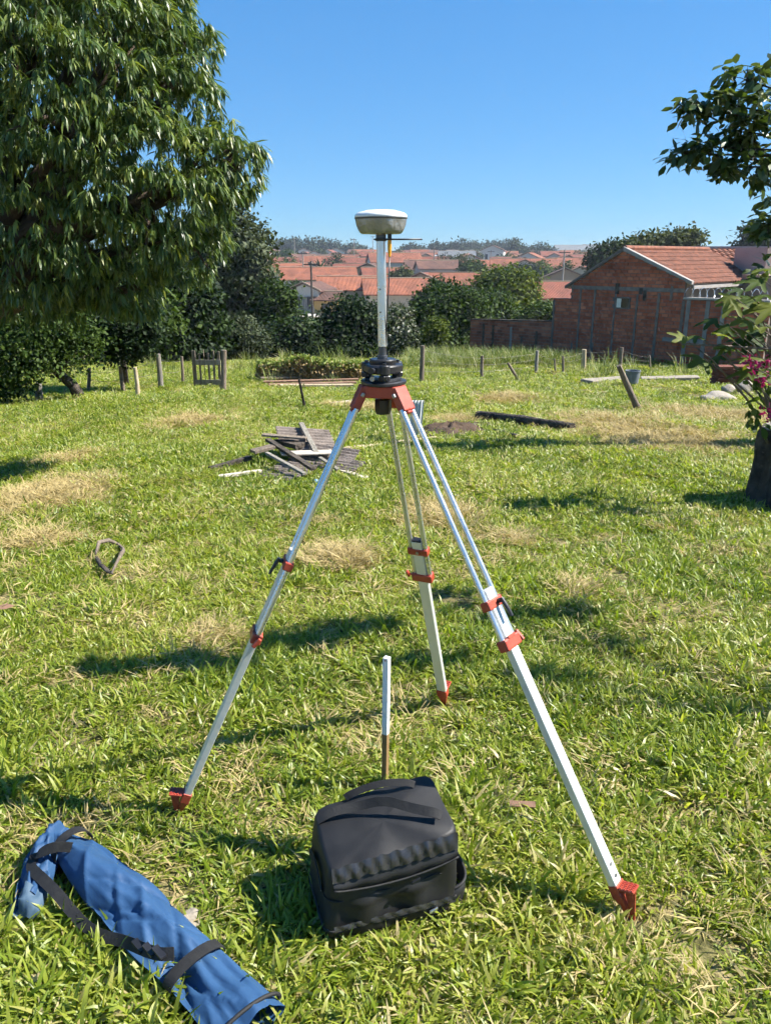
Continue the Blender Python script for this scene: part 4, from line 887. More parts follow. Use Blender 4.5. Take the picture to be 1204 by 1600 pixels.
def board_px(name, x0, y0, h0, x1, y1, h1, w, th, mat, lab, cat='board', dy0=0, dy1=0):
    a, c = G(x0, y0), G(x1, y1); a = zup(a, h0); c = zup(c, h1); u = c - a; s = Vector((-u.y, u.x, 0)).normalized(); nn = u.normalized().cross(s)
    return single(name, MB().obox(a.lerp(c, .5), u / 2, s * (w / 2), nn * (th / 2)), mat, lab, cat, bevel=.003)
board_px('board', 342, 752, .04, 408, 744, .05, .05, .03, 'paleboard', 'bleached board lying at the left end of debris pile')
board_px('board', 352, 758, .02, 415, 749, .03, .03, .02, 'wood_old', 'thin brown lath under the bleached board')
board_px('board', 420, 724, .26, 490, 752, .12, .06, .03, 'wood_dark', 'dark board lying diagonally across the debris pile')
board_px('board', 418, 738, .2, 476, 757, .10, .04, .025, 'wood_grey', 'grey lath below the dark diagonal board')
board_px('board', 412, 722, .30, 480, 722, .26, .09, .02, 'wood_old', 'splintered board on top of the debris pile')
board_px('board', 396, 733, .18, 428, 730, .22, .12, .03, 'wood_old', 'short broken board jutting left from the pile')
board_px('board', 437, 720, .22, 470, 726, .20, .14, .05, 'wood_dark', 'charred chunk of wood on the debris pile')
board_px('board', 440, 734, .17, 520, 730, .16, .16, .015, 'paleboard', 'white bleached panel across the debris pile')
board_px('board', 472, 708, .34, 495, 732, .16, .055, .03, 'wood_grey', 'grey board sticking up behind the debris pile')
board_px('board', 520, 738, .05, 572, 752, .03, .06, .02, 'paleboard', 'bleached board at the right end of debris pile')
board_px('board', 500, 736, .14, 528, 746, .08, .04, .02, 'wood_grey', 'small grey lath on the right of the pile')
board_px('board', 328, 738, .03, 392, 730, .10, .06, .04, 'wood_dark', 'dark rotten board half in grass left of pile')
g = zup(G(493, 760), .03); single('plastic_scrap', MB().lathe(g, [(.02, -.01), (.032, 0), (.028, .02), (.012, .035)], 10, lambda a: 1 + .3 * math.sin(3 * a)), 'bluejug', 'scrap of blue plastic at the foot of debris pile', 'scrap')
# long pale curved plank and sticks
mb = MB().tube([zup(G(500, 715), .03), zup(G(545, 706), .04), zup(G(580, 702), .04), zup(G(620, 694), .03), zup(G(655, 690), .03), zup(G(692, 684), .03)], [.035, .05, .05, .045, .03, .02], 8, flat=.5, wob=.1)
single('long_branch', mb, 'wood_pale', 'long pale stripped branch lying behind the tripod legs', 'branch', smooth=True)
board_px('board', 508, 634, .03, 566, 628, .04, .12, .03, 'paleboard', 'pale plank lying on the lawn behind tripod head')
# standing corrugated strip
g = G(650, 682); single('metal_strip', corrugated(P(650, 653, g.y), (1, -.1, 0), (.07, 0, 1), 20 * g.y / 1200, 56 * g.y / 1200, 20 * g.y / 1200 / 4, .016, .004), 'white', 'white corrugated strip standing upright behind the right leg', 'sheet')
# soil heap, log
def heap(name, px, py, rx, ry, h, mat, label, cat):
    g = G(px, py); nv = 40; mb = MB(); rings = 9; vv = []; ff = []
    for j in range(rings):
        q = max(.06, 1 - j / (rings - 1))
        for k in range(nv):
            a = 2 * math.pi * k / nv; rr = q * (1 + .18 * math.sin(3 * a + 1) + .1 * math.sin(7 * a) + .06 * math.sin(15 * a + j))
            x, y = g.x + rx * rr * math.cos(a), g.y + ry * rr * math.sin(a)
            vv.append((x, y, Tz(x, y) - .03 + h * (1 - q ** 2) * (1 + .2 * math.sin(5 * a + j * 1.3)) + (random.uniform(-.02, .02) if q > .1 else 0)))
    for j in range(rings - 1):
        for k in range(nv):
            k2 = (k + 1) % nv; ff.append((j * nv + k, j * nv + k2, (j + 1) * nv + k2, (j + 1) * nv + k))
    ff.append(tuple((rings - 1) * nv + k for k in range(nv)))
    return single(name, mb.add(vv, ff), mat, label, cat, g, smooth=True)
heap('soil_heap', 704, 676, .62, .6, .16, 'soil', 'heap of dark soil and dead grass behind the right leg', 'soil heap')
heap('soil_heap', 738, 668, .5, .35, .09, 'soil', 'low strip of dug earth between the heap and the log', 'soil heap')
for x0, y0, x1, y1, w_, lab in [(746, 655, 893, 674, 14, 'long dark fallen log on the lawn'), (766, 676, 808, 684, 7, 'short dark log piece before the long log')]:
    a, c = G(x0, y0), G(x1, y1); r_ = w_ * a.y / 2300
    mb = MB().tube([a.lerp(c, t_) + Vector((0, .05 * math.sin(t_ * 5), r_ * .85)) for t_ in np.linspace(0, 1, 9)], [r_ * q for q in (.9, 1.05, 1, .95, 1.05, 1, .9, .95, .8)], 11, wob=.1)
    single('fallen_log', mb, 'wood_dark', lab, 'log', smooth=True, autosmooth=50)
# slab, bucket, tile stack, rubble
for x0, y0, x1, y1, lab in [(915, 600, 992, 594, 'thin pale concrete slab lying left of the bucket'), (1000, 596, 1090, 594, 'long pale concrete kerb right of the bucket')]:
    a, c = G(x0, y0), G(x1, y1); u = (c - a); s = Vector((-u.y, u.x, 0)).normalized()
    single('concrete_slab', MB().obox(a.lerp(c, .5) + Vector((0, 0, .06)), u / 2, s * .22, (0, 0, .045)), 'stone', lab, 'slab', bevel=.02)
g = G(986, 602); single('bucket', MB().lathe(g, [(.14, 0), (.175, .33), (.19, .34), (.19, .36), (.165, .36), (.13, .06)], 20), 'tower', 'grey bucket standing beside the leaning post', 'bucket', smooth=True, autosmooth=40)
g = G(1140, 601); ts = thing('tile_stack', 'stack of dark red roof tiles on the lawn at right', 'tile stack', g)
for k in range(7):
    for q in range(2):
        x0 = g.x - .42 + q * .42 + random.uniform(-.04, .04); zz = g.z + .02 + k * .065
        MB().obox((x0 + .2, g.y + random.uniform(-.04, .04), zz + .025), (.2, random.uniform(-.03, .03), 0), (0, .2, 0), (0, 0, .026)).build('tile', 'brick_dark', ts)
def rock(name, g, rx, ry, rz, mat, label, cat='stone'):
    bm = bmesh.new(); bmesh.ops.create_icosphere(bm, subdivisions=3, radius=1)
    ph = random.uniform(0, 9)
    for v_ in bm.verts:
        p = v_.co; k = 1 + .16 * math.sin(p.x * 3 + ph) * math.sin(p.y * 2.7 + ph) + .1 * math.sin(p.z * 5 + p.x * 4 + ph)
        v_.co = Vector((p.x * rx * k, p.y * ry * k, p.z * rz * k + rz * .5))
    me = bpy.data.meshes.new(name); bm.to_mesh(me); bm.free()
    o = link_mesh(name, me, mat, None, True); o.location = g; return tag(o, label, cat)
rock('rubble_block', G(1118, 628), .38, .25, .14, 'cinder', 'pale flat rubble block on the grass at right', 'rubble')
rock('rubble_block', G(1136, 614), .16, .14, .12, 'cinder', 'small pale rubble lump behind the flat block', 'rubble')
rock('rubble_block', G(1162, 612), .2, .16, .16, 'cinder', 'rounded pale rubble lump beside the magenta flowers', 'rubble')
rock('stone', G(298, 1452), .028, .035, .03, 'stone', 'small grey-brown stone beside the blue bag')
# bent root on the left lawn, chip, dead leaf
rp = [(152, 882), (158, 872), (172, 862), (186, 858), (194, 868), (195, 884), (188, 898), (176, 910)]
pts = [zup(G(a, b2), .07 + .04 * math.sin(i * 1.4)) for i, (a, b2) in enumerate(rp)]
single('bent_root', MB().tube(pts, [.008, .012, .014, .010, .012, .013, .010, .006], 8, wob=.15), 'wood_old', 'curled grey root lying on the left lawn', 'root', smooth=True)
pts = [zup(G(a, b2), .05) for a, b2 in [(152, 882), (160, 896), (170, 905), (178, 909)]]
single('bark_strip', MB().tube(pts, [.012, .016, .015, .007], 7, flat=.6, wob=.1), 'wood_dark', 'dark bark strip under the curled root', 'bark', smooth=True)
a, c = G(794, 1281), G(834, 1279); a.z += .055; c.z += .05
single('wood_chip', MB().obox(a.lerp(c, .5), (c - a) / 2, (0, .007, .006), (0, -.002, .003)), 'wood_red', 'flat reddish wood chip on grass right of the black bag', 'wood chip')
v, fl, lt, ti = leaves(OVAL, np.array([list(G(-6, 968) + Vector((0, 0, .06)))]), np.array([[1., .2, .3]]), np.array([[0, -.3, 1.]]), np.array([.1]), np.array([.2]))
o = link_mesh('dead_leaf', np_mesh('dead_leaf', v, fl, lt, ti), 'wood_red'); tag(o, 'dry reddish leaf on the lawn at left edge', 'leaf')

# ------------------------------------------------------------------ survey tripod
HC = Vector((P(598, 600, 2.237).x, 2.237, P(598, 600, 2.237).z)); ZH = HC.z
feet = [G(988, 1443), G(277, 1274), G(695, 1099)]
tri = thing('survey_tripod', 'aluminium survey tripod with red clamps, head and pointed feet', 'tripod', Vector((HC.x, HC.y, 0)))
# head: flat-sided red casting
ang = [math.atan2(f.y - HC.y, f.x - HC.x) for f in feet]
poly = []
for a in sorted(ang):
    for da in (-.42, .42): poly.append(HC + Vector(((.066 * math.cos(a + da)), (.066 * math.sin(a + da)), -.035)))
hd = MB().prism(poly, (0, 0, .035)).build('head', 'red', tri, bevel=.004)
MB().lathe(HC + Vector((0, 0, -.075)), [(.02, -.012), (.024, 0), (.024, .03), (.02, .032)], 16, lambda a: 1 + .06 * math.cos(9 * a)).build('fixing_screw', 'black', tri, smooth=True, autosmooth=30)
LEGS = [dict(ub=(762, 943), lb=(796, 1004), fb=(966, 1382)), dict(ub=(452, 880), lb=(405, 992), fb=(287, 1238)), dict(ub=(648, 860), lb=(655, 900), fb=(692, 1078))]
for i, (ft, lg) in enumerate(zip(feet, LEGS)):
    rad_ = Vector((math.cos(ang[i]), math.sin(ang[i]), 0)); H = HC + rad_ * .060 + Vector((0, 0, -.020))
    tip = ft + Vector((0, 0, -.012)); ax = (tip - H); L = ax.length; ax.normalize()
    w = Vector((-rad_.y, rad_.x, 0)); w = (w - ax * w.dot(ax)).normalized(); nn = w.cross(ax).normalized()
    if nn.dot(rad_) < 0: nn = -nn
    def tpix(p):
        best = min((abs(float(pix(H + ax * (L * q / 800))[1]) - p[1]), q) for q in range(801)); return best[1] / 800 * L
    tu, tl, tf = tpix(lg['ub']), tpix(lg['lb']), tpix(lg['fb'])
    def LB(t0, t1, w0, w1, n0, n1):
        return MB().obox(H + ax * ((t0 + t1) / 2) + w * ((w0 + w1) / 2) + nn * ((n0 + n1) / 2), w * ((w1 - w0) / 2), nn * ((n1 - n0) / 2), ax * ((t1 - t0) / 2))
    leg = LB(tu - .045, tf + .012, -.0190, .0190, -.0115, .0115).build('leg', 'alu_flat', tri, bevel=.003)
    # hinge block: inner lug and forked shoe
    LB(-.016, .058, -.026, .026, -.012, .014).build('hinge_shoe', 'red', leg, bevel=.004)
    mbh = LB(.0, .012, -.034, .034, -.004, .006); mbh.build('hinge_pin', 'steel', leg, bevel=.002)
    LB(.0581, .066, -.011, .011, -.010, .012).build('shoe_web', 'red', leg, bevel=.003)
    for sgn in (-1, 1):
        MB().tube([H + ax * .05 + w * (sgn * .0215), H + ax * (tl - .012) + w * (sgn * .0272)], .0088, 14).build('tube', 'alu', leg, smooth=True, autosmooth=40)
    # upper bracket with locking lever
    br = LB(tu - .014, tu + .014, -.0375, .0375, -.0150, .0150).build('upper_bracket', 'red', leg, bevel=.004)
    if i == 2:
        LB(tu - .052, tu - .0455, -.0165, .0165, -.011, .011).build('end_cap', 'black', leg, bevel=.002)
        MB().tube([H + ax * tu - nn * .0 + (-nn if (-nn).y < nn.y else nn) * .0135, H + ax * tu + (-nn if (-nn).y < nn.y else nn) * .018], .006, 10).build('bolt', 'steel', br)
    else:
        s0 = H + ax * tu + nn * .012 + w * (.012 if i == 0 else 0)
        MB().tube([s0, s0 + nn * .014], .007, 12).build('lever_stem', 'black', br, smooth=True, autosmooth=40)
        s1 = s0 + nn * .017
        MB().tube([s1 - ax * .006, s1 + ax * .012 + nn * .004, s1 + ax * .035 + nn * .008, s1 + ax * .052 + nn * .009], [.0075, .0075, .0065, .006], 12, flat=.8).build('lock_lever', 'black', br, smooth=True, autosmooth=50)
    # lower clamp with wing screw
    cl = LB(tl - .017, tl + .017, -.0385, .0385, -.0170, .0170).build('lower_clamp', 'red', leg, bevel=.005)
    LB(tl - .0225, tl - .012, -.018, .018, .0155, .0185).build('clamp_lip', 'red', cl, bevel=.002)
    sg_ = 1 if i == 0 else -1
    if i == 2: sg_ = 1 if w.x < 0 else -1
    if i == 0: sg_ = 1 if w.x > 0 else -1
    if i == 1: sg_ = 1 if w.y < 0 else -1
    k0 = H + ax * tl + w * (sg_ * .038)
    MB().tube([k0, k0 + w * (sg_ * .016)], .004, 10).build('screw_stem', 'red', cl, smooth=True)
    kk = k0 + w * (sg_ * .016)
    MB().obox(kk + w * (sg_ * .004), ax * .017 + nn * .006, w * .005, nn * .006 - ax * .002).build('wing_knob', 'red', cl, bevel=.003)
    # bolts near the foot
    for q in (.028, .062):
        e = H + ax * (tf - q) + nn * .0105; MB().tube([e, e + nn * .004], .0048, 10).build('bolt', 'steel', leg)
    # red foot: socket, step plate with teeth, gusset, point
    mbf = LB(tf - .006, tf + .030, -.0215, .0215, -.0145, .0145)
    e0 = H + ax * (tf + .026)
    base4 = [e0 - w * .0195 - nn * .014, e0 + w * .0195 - nn * .014, e0 + w * .0195 + nn * .0135, e0 - w * .0195 + nn * .0135]
    tp = [tip + w * s_ * .003 + nn * q * .003 for s_, q in ((-1, -1), (1, -1), (1, 1), (-1, 1))]
    mbf.hexa(base4 + tp)
    foot = mbf.build('foot', 'red', leg, bevel=.002)
    out = rad_
    on = nn; out = (rad_ * .55 + nn * .6).normalized(); upn = w.cross(out); upn = upn if upn.z > 0 else -upn
    pc = H + ax * (tf + .004) + nn * .012 + out * .024
    MB().obox(pc, w * .0195, out * .0225, upn * .003).build('step_plate', 'red', foot, bevel=.0015)
    mt_ = MB()
    for a_ in range(5):
        for b_ in range(4): mt_.obox(pc + w * (-.015 + a_ * .0075) + out * (-.016 + b_ * .0105) + upn * .0035, w * .0023, out * .003, upn * .0022)
    mt_.build('grip_teeth', 'red', foot)
    MB().prism([pc + out * .0205 - w * .0025 - upn * .003, pc - out * .014 - w * .0025 - upn * .003, tip - w * .0025 + Vector((0, 0, .002)), tip - w * .0025 + out * .005 + Vector((0, 0, .004))], w * .005).build('gusset', 'red', foot)

# ------------------------------------------------------------------ tribrach, pole, receiver
tb = thing('tribrach', 'black levelling tribrach with three foot screws on the red head', 'tribrach', HC)
tri_shape = lambda a: 1 + .07 * math.cos(3 * (a - ang[0] - math.pi / 3))
MB().lathe(HC, [(.064, .0005), (.066, .003), (.066, .009), (.062, .012)], 48, tri_shape).build('base_plate', 'black', tb, smooth=True, autosmooth=30)
MB().lathe(HC, [(.050, .0125), (.052, .018), (.030, .02)], 40, tri_shape).build('spring_plate', 'darkgrey', tb, smooth=True, autosmooth=30)
for k in range(3):
    a = ang[0] + math.pi / 3 + k * 2 * math.pi / 3 + .25; c = HC + Vector((math.cos(a) * .052, math.sin(a) * .052, 0))
    s_ = MB().tube([c + Vector((0, 0, .010)), c + Vector((0, 0, .066))], .0055, 12).build('foot_screw', 'black', tb, smooth=True, autosmooth=30)
    MB().lathe(c, [(.014, .018), (.0155, .020), (.0155, .030), (.014, .032)], 30, lambda q: 1 + .05 * math.cos(15 * q)).build('knob', 'black', s_, smooth=True, autosmooth=25)
    MB().lathe(c, [(.013, .034), (.015, .036), (.015, .058), (.012, .061)], 24).build('screw_boss', 'black', s_, smooth=True, autosmooth=30)
MB().lathe(HC, [(.050, .034), (.056, .038), (.056, .054), (.052, .058), (.040, .060)], 48, tri_shape).build('body', 'black', tb, smooth=True, autosmooth=30)
MB().lathe(HC, [(.038, .060), (.039, .062), (.039, .070), (.036, .073)], 40).build('collar', 'black', tb, smooth=True, autosmooth=30)
a = ang[2] + .9; kc = HC + Vector((math.cos(a + 2.2) * .055, math.sin(a + 2.2) * .055, .046))
MB().tube([kc, kc + Vector((math.cos(a + 2.2), math.sin(a + 2.2), 0)) * .02], [.007, .009], 14).build('lock_knob', 'black', tb, smooth=True, autosmooth=30)
MB().tube([HC + Vector((-.03, -.045, .024)), HC + Vector((-.03, -.066, .024))], .007, 14).build('level_vial', 'steel', tb, smooth=True, autosmooth=30)
zb = P(598, 366, 2.237).z
pole = thing('extension_pole', 'short silver pole rising from the tribrach to the receiver', 'pole', HC + Vector((0, 0, .073)))
pc = Vector((HC.x - .002, HC.y, 0))
tz = lambda z: Vector((HC.x + (z - ZH) * -.012, HC.y, z))
MB().tube([tz(ZH + .0735), tz(ZH + .082), tz(ZH + .083), tz(ZH + .108)], [.0150, .0150, .0115, .0115], 24).build('adapter', 'darkgrey', pole, smooth=True, autosmooth=30)
MB().tube([tz(ZH + .108), tz(zb - .018)], .0128, 32).build('shaft', 'alu', pole, smooth=True, autosmooth=30)
MB().tube([tz(zb - .018), tz(zb - .001)], .0142, 28).build('top_nut', 'darkgrey', pole, smooth=True, autosmooth=30)
for q in (452, 488):
    z_ = P(598, q, 2.224).z; MB().tube([tz(z_) + Vector((-.004, -.0118, 0)), tz(z_) + Vector((-.0045, -.0135, 0))], .0022, 10).build('rivet', 'black', pole)
rc = tz(zb); rec = thing('satellite_receiver', 'round satellite receiver with white cap and silver taped body on the pole', 'receiver', rc)
sq = lambda a: 1 + .022 * math.cos(4 * a) - .010 * math.cos(8 * a)
MB().lathe(rc, [(.020, 0.0000), (.050, 0.0004), (.056, 0.0026), (.0615, 0.0106), (.067, 0.0246), (.0695, 0.0383)], 64, sq).build('body', 'foil', rec, smooth=True, autosmooth=50)
MB().lathe(rc, [(.0695, 0.0384), (.0712, 0.0400), (.0712, 0.0418), (.0695, 0.0427)], 64, sq).build('seal', 'darkgrey', rec, smooth=True, autosmooth=50)
MB().lathe(rc, [(.0696, 0.0428), (.0708, 0.0449), (.0695, 0.0493), (.063, 0.0546), (.050, 0.0585), (.044, 0.0591), (.040, 0.0612), (.02, 0.0625), (.004, 0.0629)], 64, sq).build('cap', 'white', rec, smooth=True, autosmooth=50)
av = rc + Vector((.0235, -.012, 0))
an_ = MB().tube([av + Vector((0, 0, .002)), av + Vector((0, 0, -.014))], .0058, 14).build('antenna', 'black', rec, smooth=True, autosmooth=30)
MB().tube([av + Vector((0, 0, -.014)), av + Vector((0, 0, -.036)), av + Vector((0, 0, -.058))], [.0052, .0058, .0034], 14).build('antenna_sleeve', 'yellow', an_, smooth=True, autosmooth=40)
MB().tube([av + Vector((0, 0, -.058)), av + Vector((-.003, 0, -.15)), av + Vector((-.009, .004, -.25)), av + Vector((-.012, .006, -.33))], [.0018, .0018, .0017, .0016], 8).build('antenna_whip', 'black', an_, smooth=True)
zr = P(620, 374, 2.22).z; rr0 = tz(zr)
rod = thing('measuring_rod', 'thin black rod clamped crosswise to the pole below the receiver', 'rod', rr0)
MB().lathe(rr0, [(.0131, -.003), (.0165, -.003), (.0165, .003), (.0131, .003)], 24).build('clamp_ring', 'black', rod)
MB().tube([rr0 + Vector((-.02, -.017, 0)), rr0 + Vector((.112, -.022, .0))], .0022, 8).build('bar', 'black', rod, smooth=True)

# ------------------------------------------------------------------ white-topped wooden stake
g = G(601, 1232); tp = P(604, 1027, g.y)
st = thing('survey_stake', 'square wooden stake with white painted upper half under the tripod', 'stake', g)
hw = .0095; rot = R(-28); ex = Vector((math.cos(rot), math.sin(rot), 0)) * hw; ey = Vector((-math.sin(rot), math.cos(rot), 0)) * hw
lean = (tp - g); lean.y = .0
def sp_(z): return g + lean * (z / lean.z)
zt = lean.z; zp = P(602, 1146, g.y).z - g.z
def stick(z0, z1, k=1): return MB().hexa([sp_(z0) - ex * k - ey * k, sp_(z0) + ex * k - ey * k, sp_(z0) + ex * k + ey * k, sp_(z0) - ex * k + ey * k, sp_(z1) - ex * k - ey * k, sp_(z1) + ex * k - ey * k, sp_(z1) + ex * k + ey * k, sp_(z1) - ex * k + ey * k])
stick(-.12, zp).build('shaft', 'wood_stake', st, bevel=.001); stick(zp, zt, 1.05).build('painted_top', 'paint_white', st, bevel=.001)
e = sp_(zt - .008) - ey * 1.06; MB().tube([e, e - ey * .08], .0025, 8).build('nail', 'red', st)

# ------------------------------------------------------------------ black equipment bag
def soft_box(cx, cy, z0, z1, hx, hy, yaw, nseg, fn, top_scale=.93, pw=6.5):
    """rounded fabric box: superellipse rings, fn(p) returns a wrinkle offset"""
    vv = []; ff = []; rings = nseg; seg = 72
    prof = []
    for j in range(rings + 1):
        t = j / rings; prof.append((min(1, (1 - abs(2 * t - 1) ** 14) ** (1 / 14) if 0 < t < 1 else 0.0), t))
    prof = [(max(q, .04), t) for q, t in prof]
    for q, t in prof:
        sc = (1 + (top_scale - 1) * t) * q
        for k in range(seg):
            a = 2 * math.pi * k / seg; ca, sa = math.cos(a), math.sin(a)
            rr = (abs(ca) ** pw + abs(sa) ** pw) ** (-1 / pw)
            p = Vector((hx * sc * rr * ca, hy * sc * rr * sa, z0 + (z1 - z0) * t)); p += fn(p)
            x = p.x * math.cos(yaw) - p.y * math.sin(yaw); y = p.x * math.sin(yaw) + p.y * math.cos(yaw)
            vv.append((cx + x, cy + y, p.z))
    for j in range(rings):
        for k in range(seg):
            k2 = (k + 1) % seg; ff.append((j * seg + k, j * seg + k2, (j + 1) * seg + k2, (j + 1) * seg + k))
    ff.append(tuple(range(seg))[::-1]); ff.append(tuple(rings * seg + k for k in range(seg)))
    return MB().add(vv, ff)
BY = R(17); fl_c = G(508, 1486); fr_c = G(722, 1436)
bw, bd, bh = .385, .245, .262
ub = Vector((math.cos(BY), math.sin(BY), 0)); vb_ = Vector((-math.sin(BY), math.cos(BY), 0))
bc = fl_c + ub * (bw / 2) + vb_ * (bd / 2); bz = bc.z + .012
bag = thing('equipment_bag', 'black nylon equipment bag with zips and carry strap on the grass', 'bag', Vector((bc.x, bc.y, bc.z)))
def wr(s, seed=0):
    return lambda p: Vector((s * math.sin(p.y * 31 + p.z * 44 + seed) * .6, s * math.sin(p.x * 37 + p.z * 23 + seed * 2) + s * .5 * math.sin(p.x * 83 + seed), s * math.sin(p.x * 23 + seed) * math.sin(p.y * 27 + seed) * 1.3))
def BPt(u, v, z):
    z = z + max(0, z / bh) * .020 * u / (bw / 2); u = u + .012 * z / bh; v = v + .012 * z / bh
    return Vector((bc.x, bc.y, 0)) + ub * u + vb_ * v + Vector((0, 0, bz + z))
def boxf(p):
    q = wr(.0022)(p); t = (p.z - bz) / bh; tt = max(0, min(1, (t - .8) * 5))
    fx, fy = p.x / (bw / 2), p.y / (bd / 2)
    q.z += t * .020 * fx + tt * (.016 * fy + .004 * fx - .012 * max(0, math.cos(fx * 1.4) * math.cos(fy * 1.5)) + .004 * math.sin(fx * 7 + fy * 3))
    q.x += .012 * t; q.y += .012 * t + .010 * math.sin(t * 3.1) * (-1 if fy < 0 else 1) * max(0, abs(fy) - .6) * .8 - .006 * math.exp(-((t - .46) / .06) ** 2) * (1 if fy < -.7 else 0) * math.cos(fx * 2)
    if fy < -.7: q.y += .005 * math.sin(fx * 9 + t * 6) * math.sin(t * 3.1) + .004 * math.exp(-abs(fx - .1 - .3 * t) * 14) - .004 * math.exp(-abs(fx + .45 - .2 * t) * 12)
    return q
lower = soft_box(bc.x, bc.y, bz, bz + bh, bw / 2, bd / 2, BY, 56, boxf, .945, 9).build('body', 'blackcloth', bag, smooth=True)
def loop(z, k, n_=120, pw=9, zx=0, u0=0, u1=2 * math.pi):
    pts = []
    for i in range(n_ + 1):
        a = u0 + (u1 - u0) * i / n_; ca, sa = math.cos(a), math.sin(a); rr = (abs(ca) ** pw + abs(sa) ** pw) ** (-1 / pw)
        kk = k * (1 - .055 * z / bh); pts.append(BPt(bw / 2 * kk * rr * ca, bd / 2 * kk * rr * sa, z + zx * ca * rr + .002 * math.sin(a * 23)))
    return pts
MB().tube(loop(bh * .52, 1.003), .0022, 8).build('seam_piping', 'webbing', bag, smooth=True)
MB().tube(loop(bh * .14, 1.002), .0040, 8).build('zip_seam', 'webbing', bag, smooth=True)
def ruffle(z, k, u0, u1, n_, amp, h, zx=0, lean=.02, seed=1):
    """gathered strip of binding along the front"""
    g = np.random.default_rng(seed); ph_ = np.cumsum(g.uniform(.5, 1.5, n_ + 1)); am_ = g.uniform(.3, 1.2, n_ + 1); vv = []; ff = []
    for i in range(n_ + 1):
        u = u0 + (u1 - u0) * i / n_
        for j in range(5):
            q = j / 4; vv.append(BPt(u, -bd / 2 * k + lean * q - amp * am_[i] * (.5 + .5 * math.sin(ph_[i] + .9 * j)) * math.sin(math.pi * (.15 + .7 * q)), z + h * q + zx * u + amp * .3 * math.sin(ph_[i] * .8)))
    for i in range(n_):
        for j in range(4): ff.append((i * 5 + j, i * 5 + 5 + j, i * 5 + 6 + j, i * 5 + 1 + j))
    return MB().add(vv, ff)
flap = ruffle(bh * .80, 1.06, -bw * .46, bw * .45, 64, .009, .040, -.02, .012).build('gathered_binding', 'blackpatent', lower, smooth=True)
ruffle(bh * .17, 1.05, -bw * .44, bw * .46, 60, .005, .018, 0, .002, 3).build('gathered_binding', 'blackpatent', lower, smooth=True)
vv = []; ff = []
for i in range(31):                                               # sagging zip flap under the binding
    u = -bw * .45 + bw * .9 * i / 30; dr_ = .018 + .022 * math.sin(math.pi * i / 30) ** .7
    for j, (dy, dz) in enumerate(((.0, .004), (.010, -dr_ * .45), (.013, -dr_), (.004, -dr_ - .003))):
        vv.append(BPt(u, -bd / 2 * .992 - dy - .002 * math.sin(i * .8), bh * .80 - .02 * u + dz))
for i in range(30):
    for j in range(3): ff.append((i * 4 + j, i * 4 + 4 + j, i * 4 + 5 + j, i * 4 + 1 + j))
MB().add(vv, ff).build('zip_flap', 'blackcloth', lower, smooth=True)
MB().tube([BPt(-bw * .45 + bw * .9 * t_, -bd / 2 - .014, bh * .80 - .02 * (bw * .9 * (t_ - .5)) - .018 - .022 * math.sin(math.pi * t_) ** .7) for t_ in np.linspace(0, 1, 30)], .0028, 8).build('zip_track', 'webbing', lower, smooth=True)
for u, z in ((.05, .60), (.11, .145)):
    q = BPt(u, -bd / 2 - (.020 if z > .3 else .010), bh * z); MB().obox(q, ub * .012 + Vector((0, 0, .005)), vb_ * .003, (0, 0, .0045)).build('zip_pull', 'alu' if z < .3 else 'black', bag, bevel=.002)
# base flap opened at the right
vv = []; ff = []; n_ = 26
for i in range(n_ + 1):
    a = -math.pi / 2 + math.pi * i / n_; ca, sa = max(0, math.cos(a)), math.sin(a)
    rr = (abs(ca) ** 3.2 + abs(sa) ** 3.2) ** (-1 / 3.2)
    for k_, z in ((1.0, 0), (1.03, .03), (1.0, .055), (.93, .056), (.94, .02), (.0, .012)):
        vv.append(BPt(bw / 2 - .02 + .062 * rr * ca * (k_ if k_ else 0), (bd / 2 * .82) * rr * sa * (k_ if k_ else .9), z + .012 * ca * (z > .02)))
for i in range(n_):
    for j in range(5): ff.append((i * 6 + j, i * 6 + 6 + j, i * 6 + 7 + j, i * 6 + 1 + j))
MB().add(vv, ff).build('open_flap', 'blackcloth', bag, smooth=True)
rim = [BPt(bw / 2 - .02 + .062 * ((abs(max(0, math.cos(a))) ** 3.2 + abs(math.sin(a)) ** 3.2) ** (-1 / 3.2)) * max(0, math.cos(a)), bd / 2 * .82 * ((abs(max(0, math.cos(a))) ** 3.2 + abs(math.sin(a)) ** 3.2) ** (-1 / 3.2)) * math.sin(a), .058 + .012 * max(0, math.cos(a))) for a in np.linspace(-1.57, 1.57, 30)]
MB().tube(rim, .0045, 8).build('flap_binding', 'webbing', bag, smooth=True)
# carry strap: two webbing bands arching over the lid
def band(pts, wdir, hw, th, name, mat, parent):
    vv = []; ff = []; pts = [Vector(p) for p in pts]; n_ = len(pts)
    for i, p in enumerate(pts):
        t = (pts[min(i + 1, n_ - 1)] - pts[max(i - 1, 0)]).normalized(); wd = wdir[i] if isinstance(wdir, list) else Vector(wdir)
        wd = (wd - t * wd.dot(t)).normalized(); nn = t.cross(wd)
        vv += [p - wd * hw - nn * th, p + wd * hw - nn * th, p + wd * hw + nn * th, p - wd * hw + nn * th]
    for i in range(n_ - 1):
        for j in range(4): j2 = (j + 1) % 4; ff.append((i * 4 + j, i * 4 + j2, i * 4 + 4 + j2, i * 4 + 4 + j))
    ff += [(0, 1, 2, 3), tuple(4 * (n_ - 1) + j for j in (3, 2, 1, 0))]
    return MB().add(vv, ff).build(name, mat, parent, smooth=True, autosmooth=40)
hp = [BPt(-bw * .46 + bw * .84 * t_, .055 - .12 * t_ + .03 * math.sin(t_ * 3.14), bh * (1.0 + .02 * (1 - t_)) + .030 * math.sin(t_ * 3.14) ** .8 + .004 * math.sin(t_ * 14)) for t_ in np.linspace(0, 1, 30)]
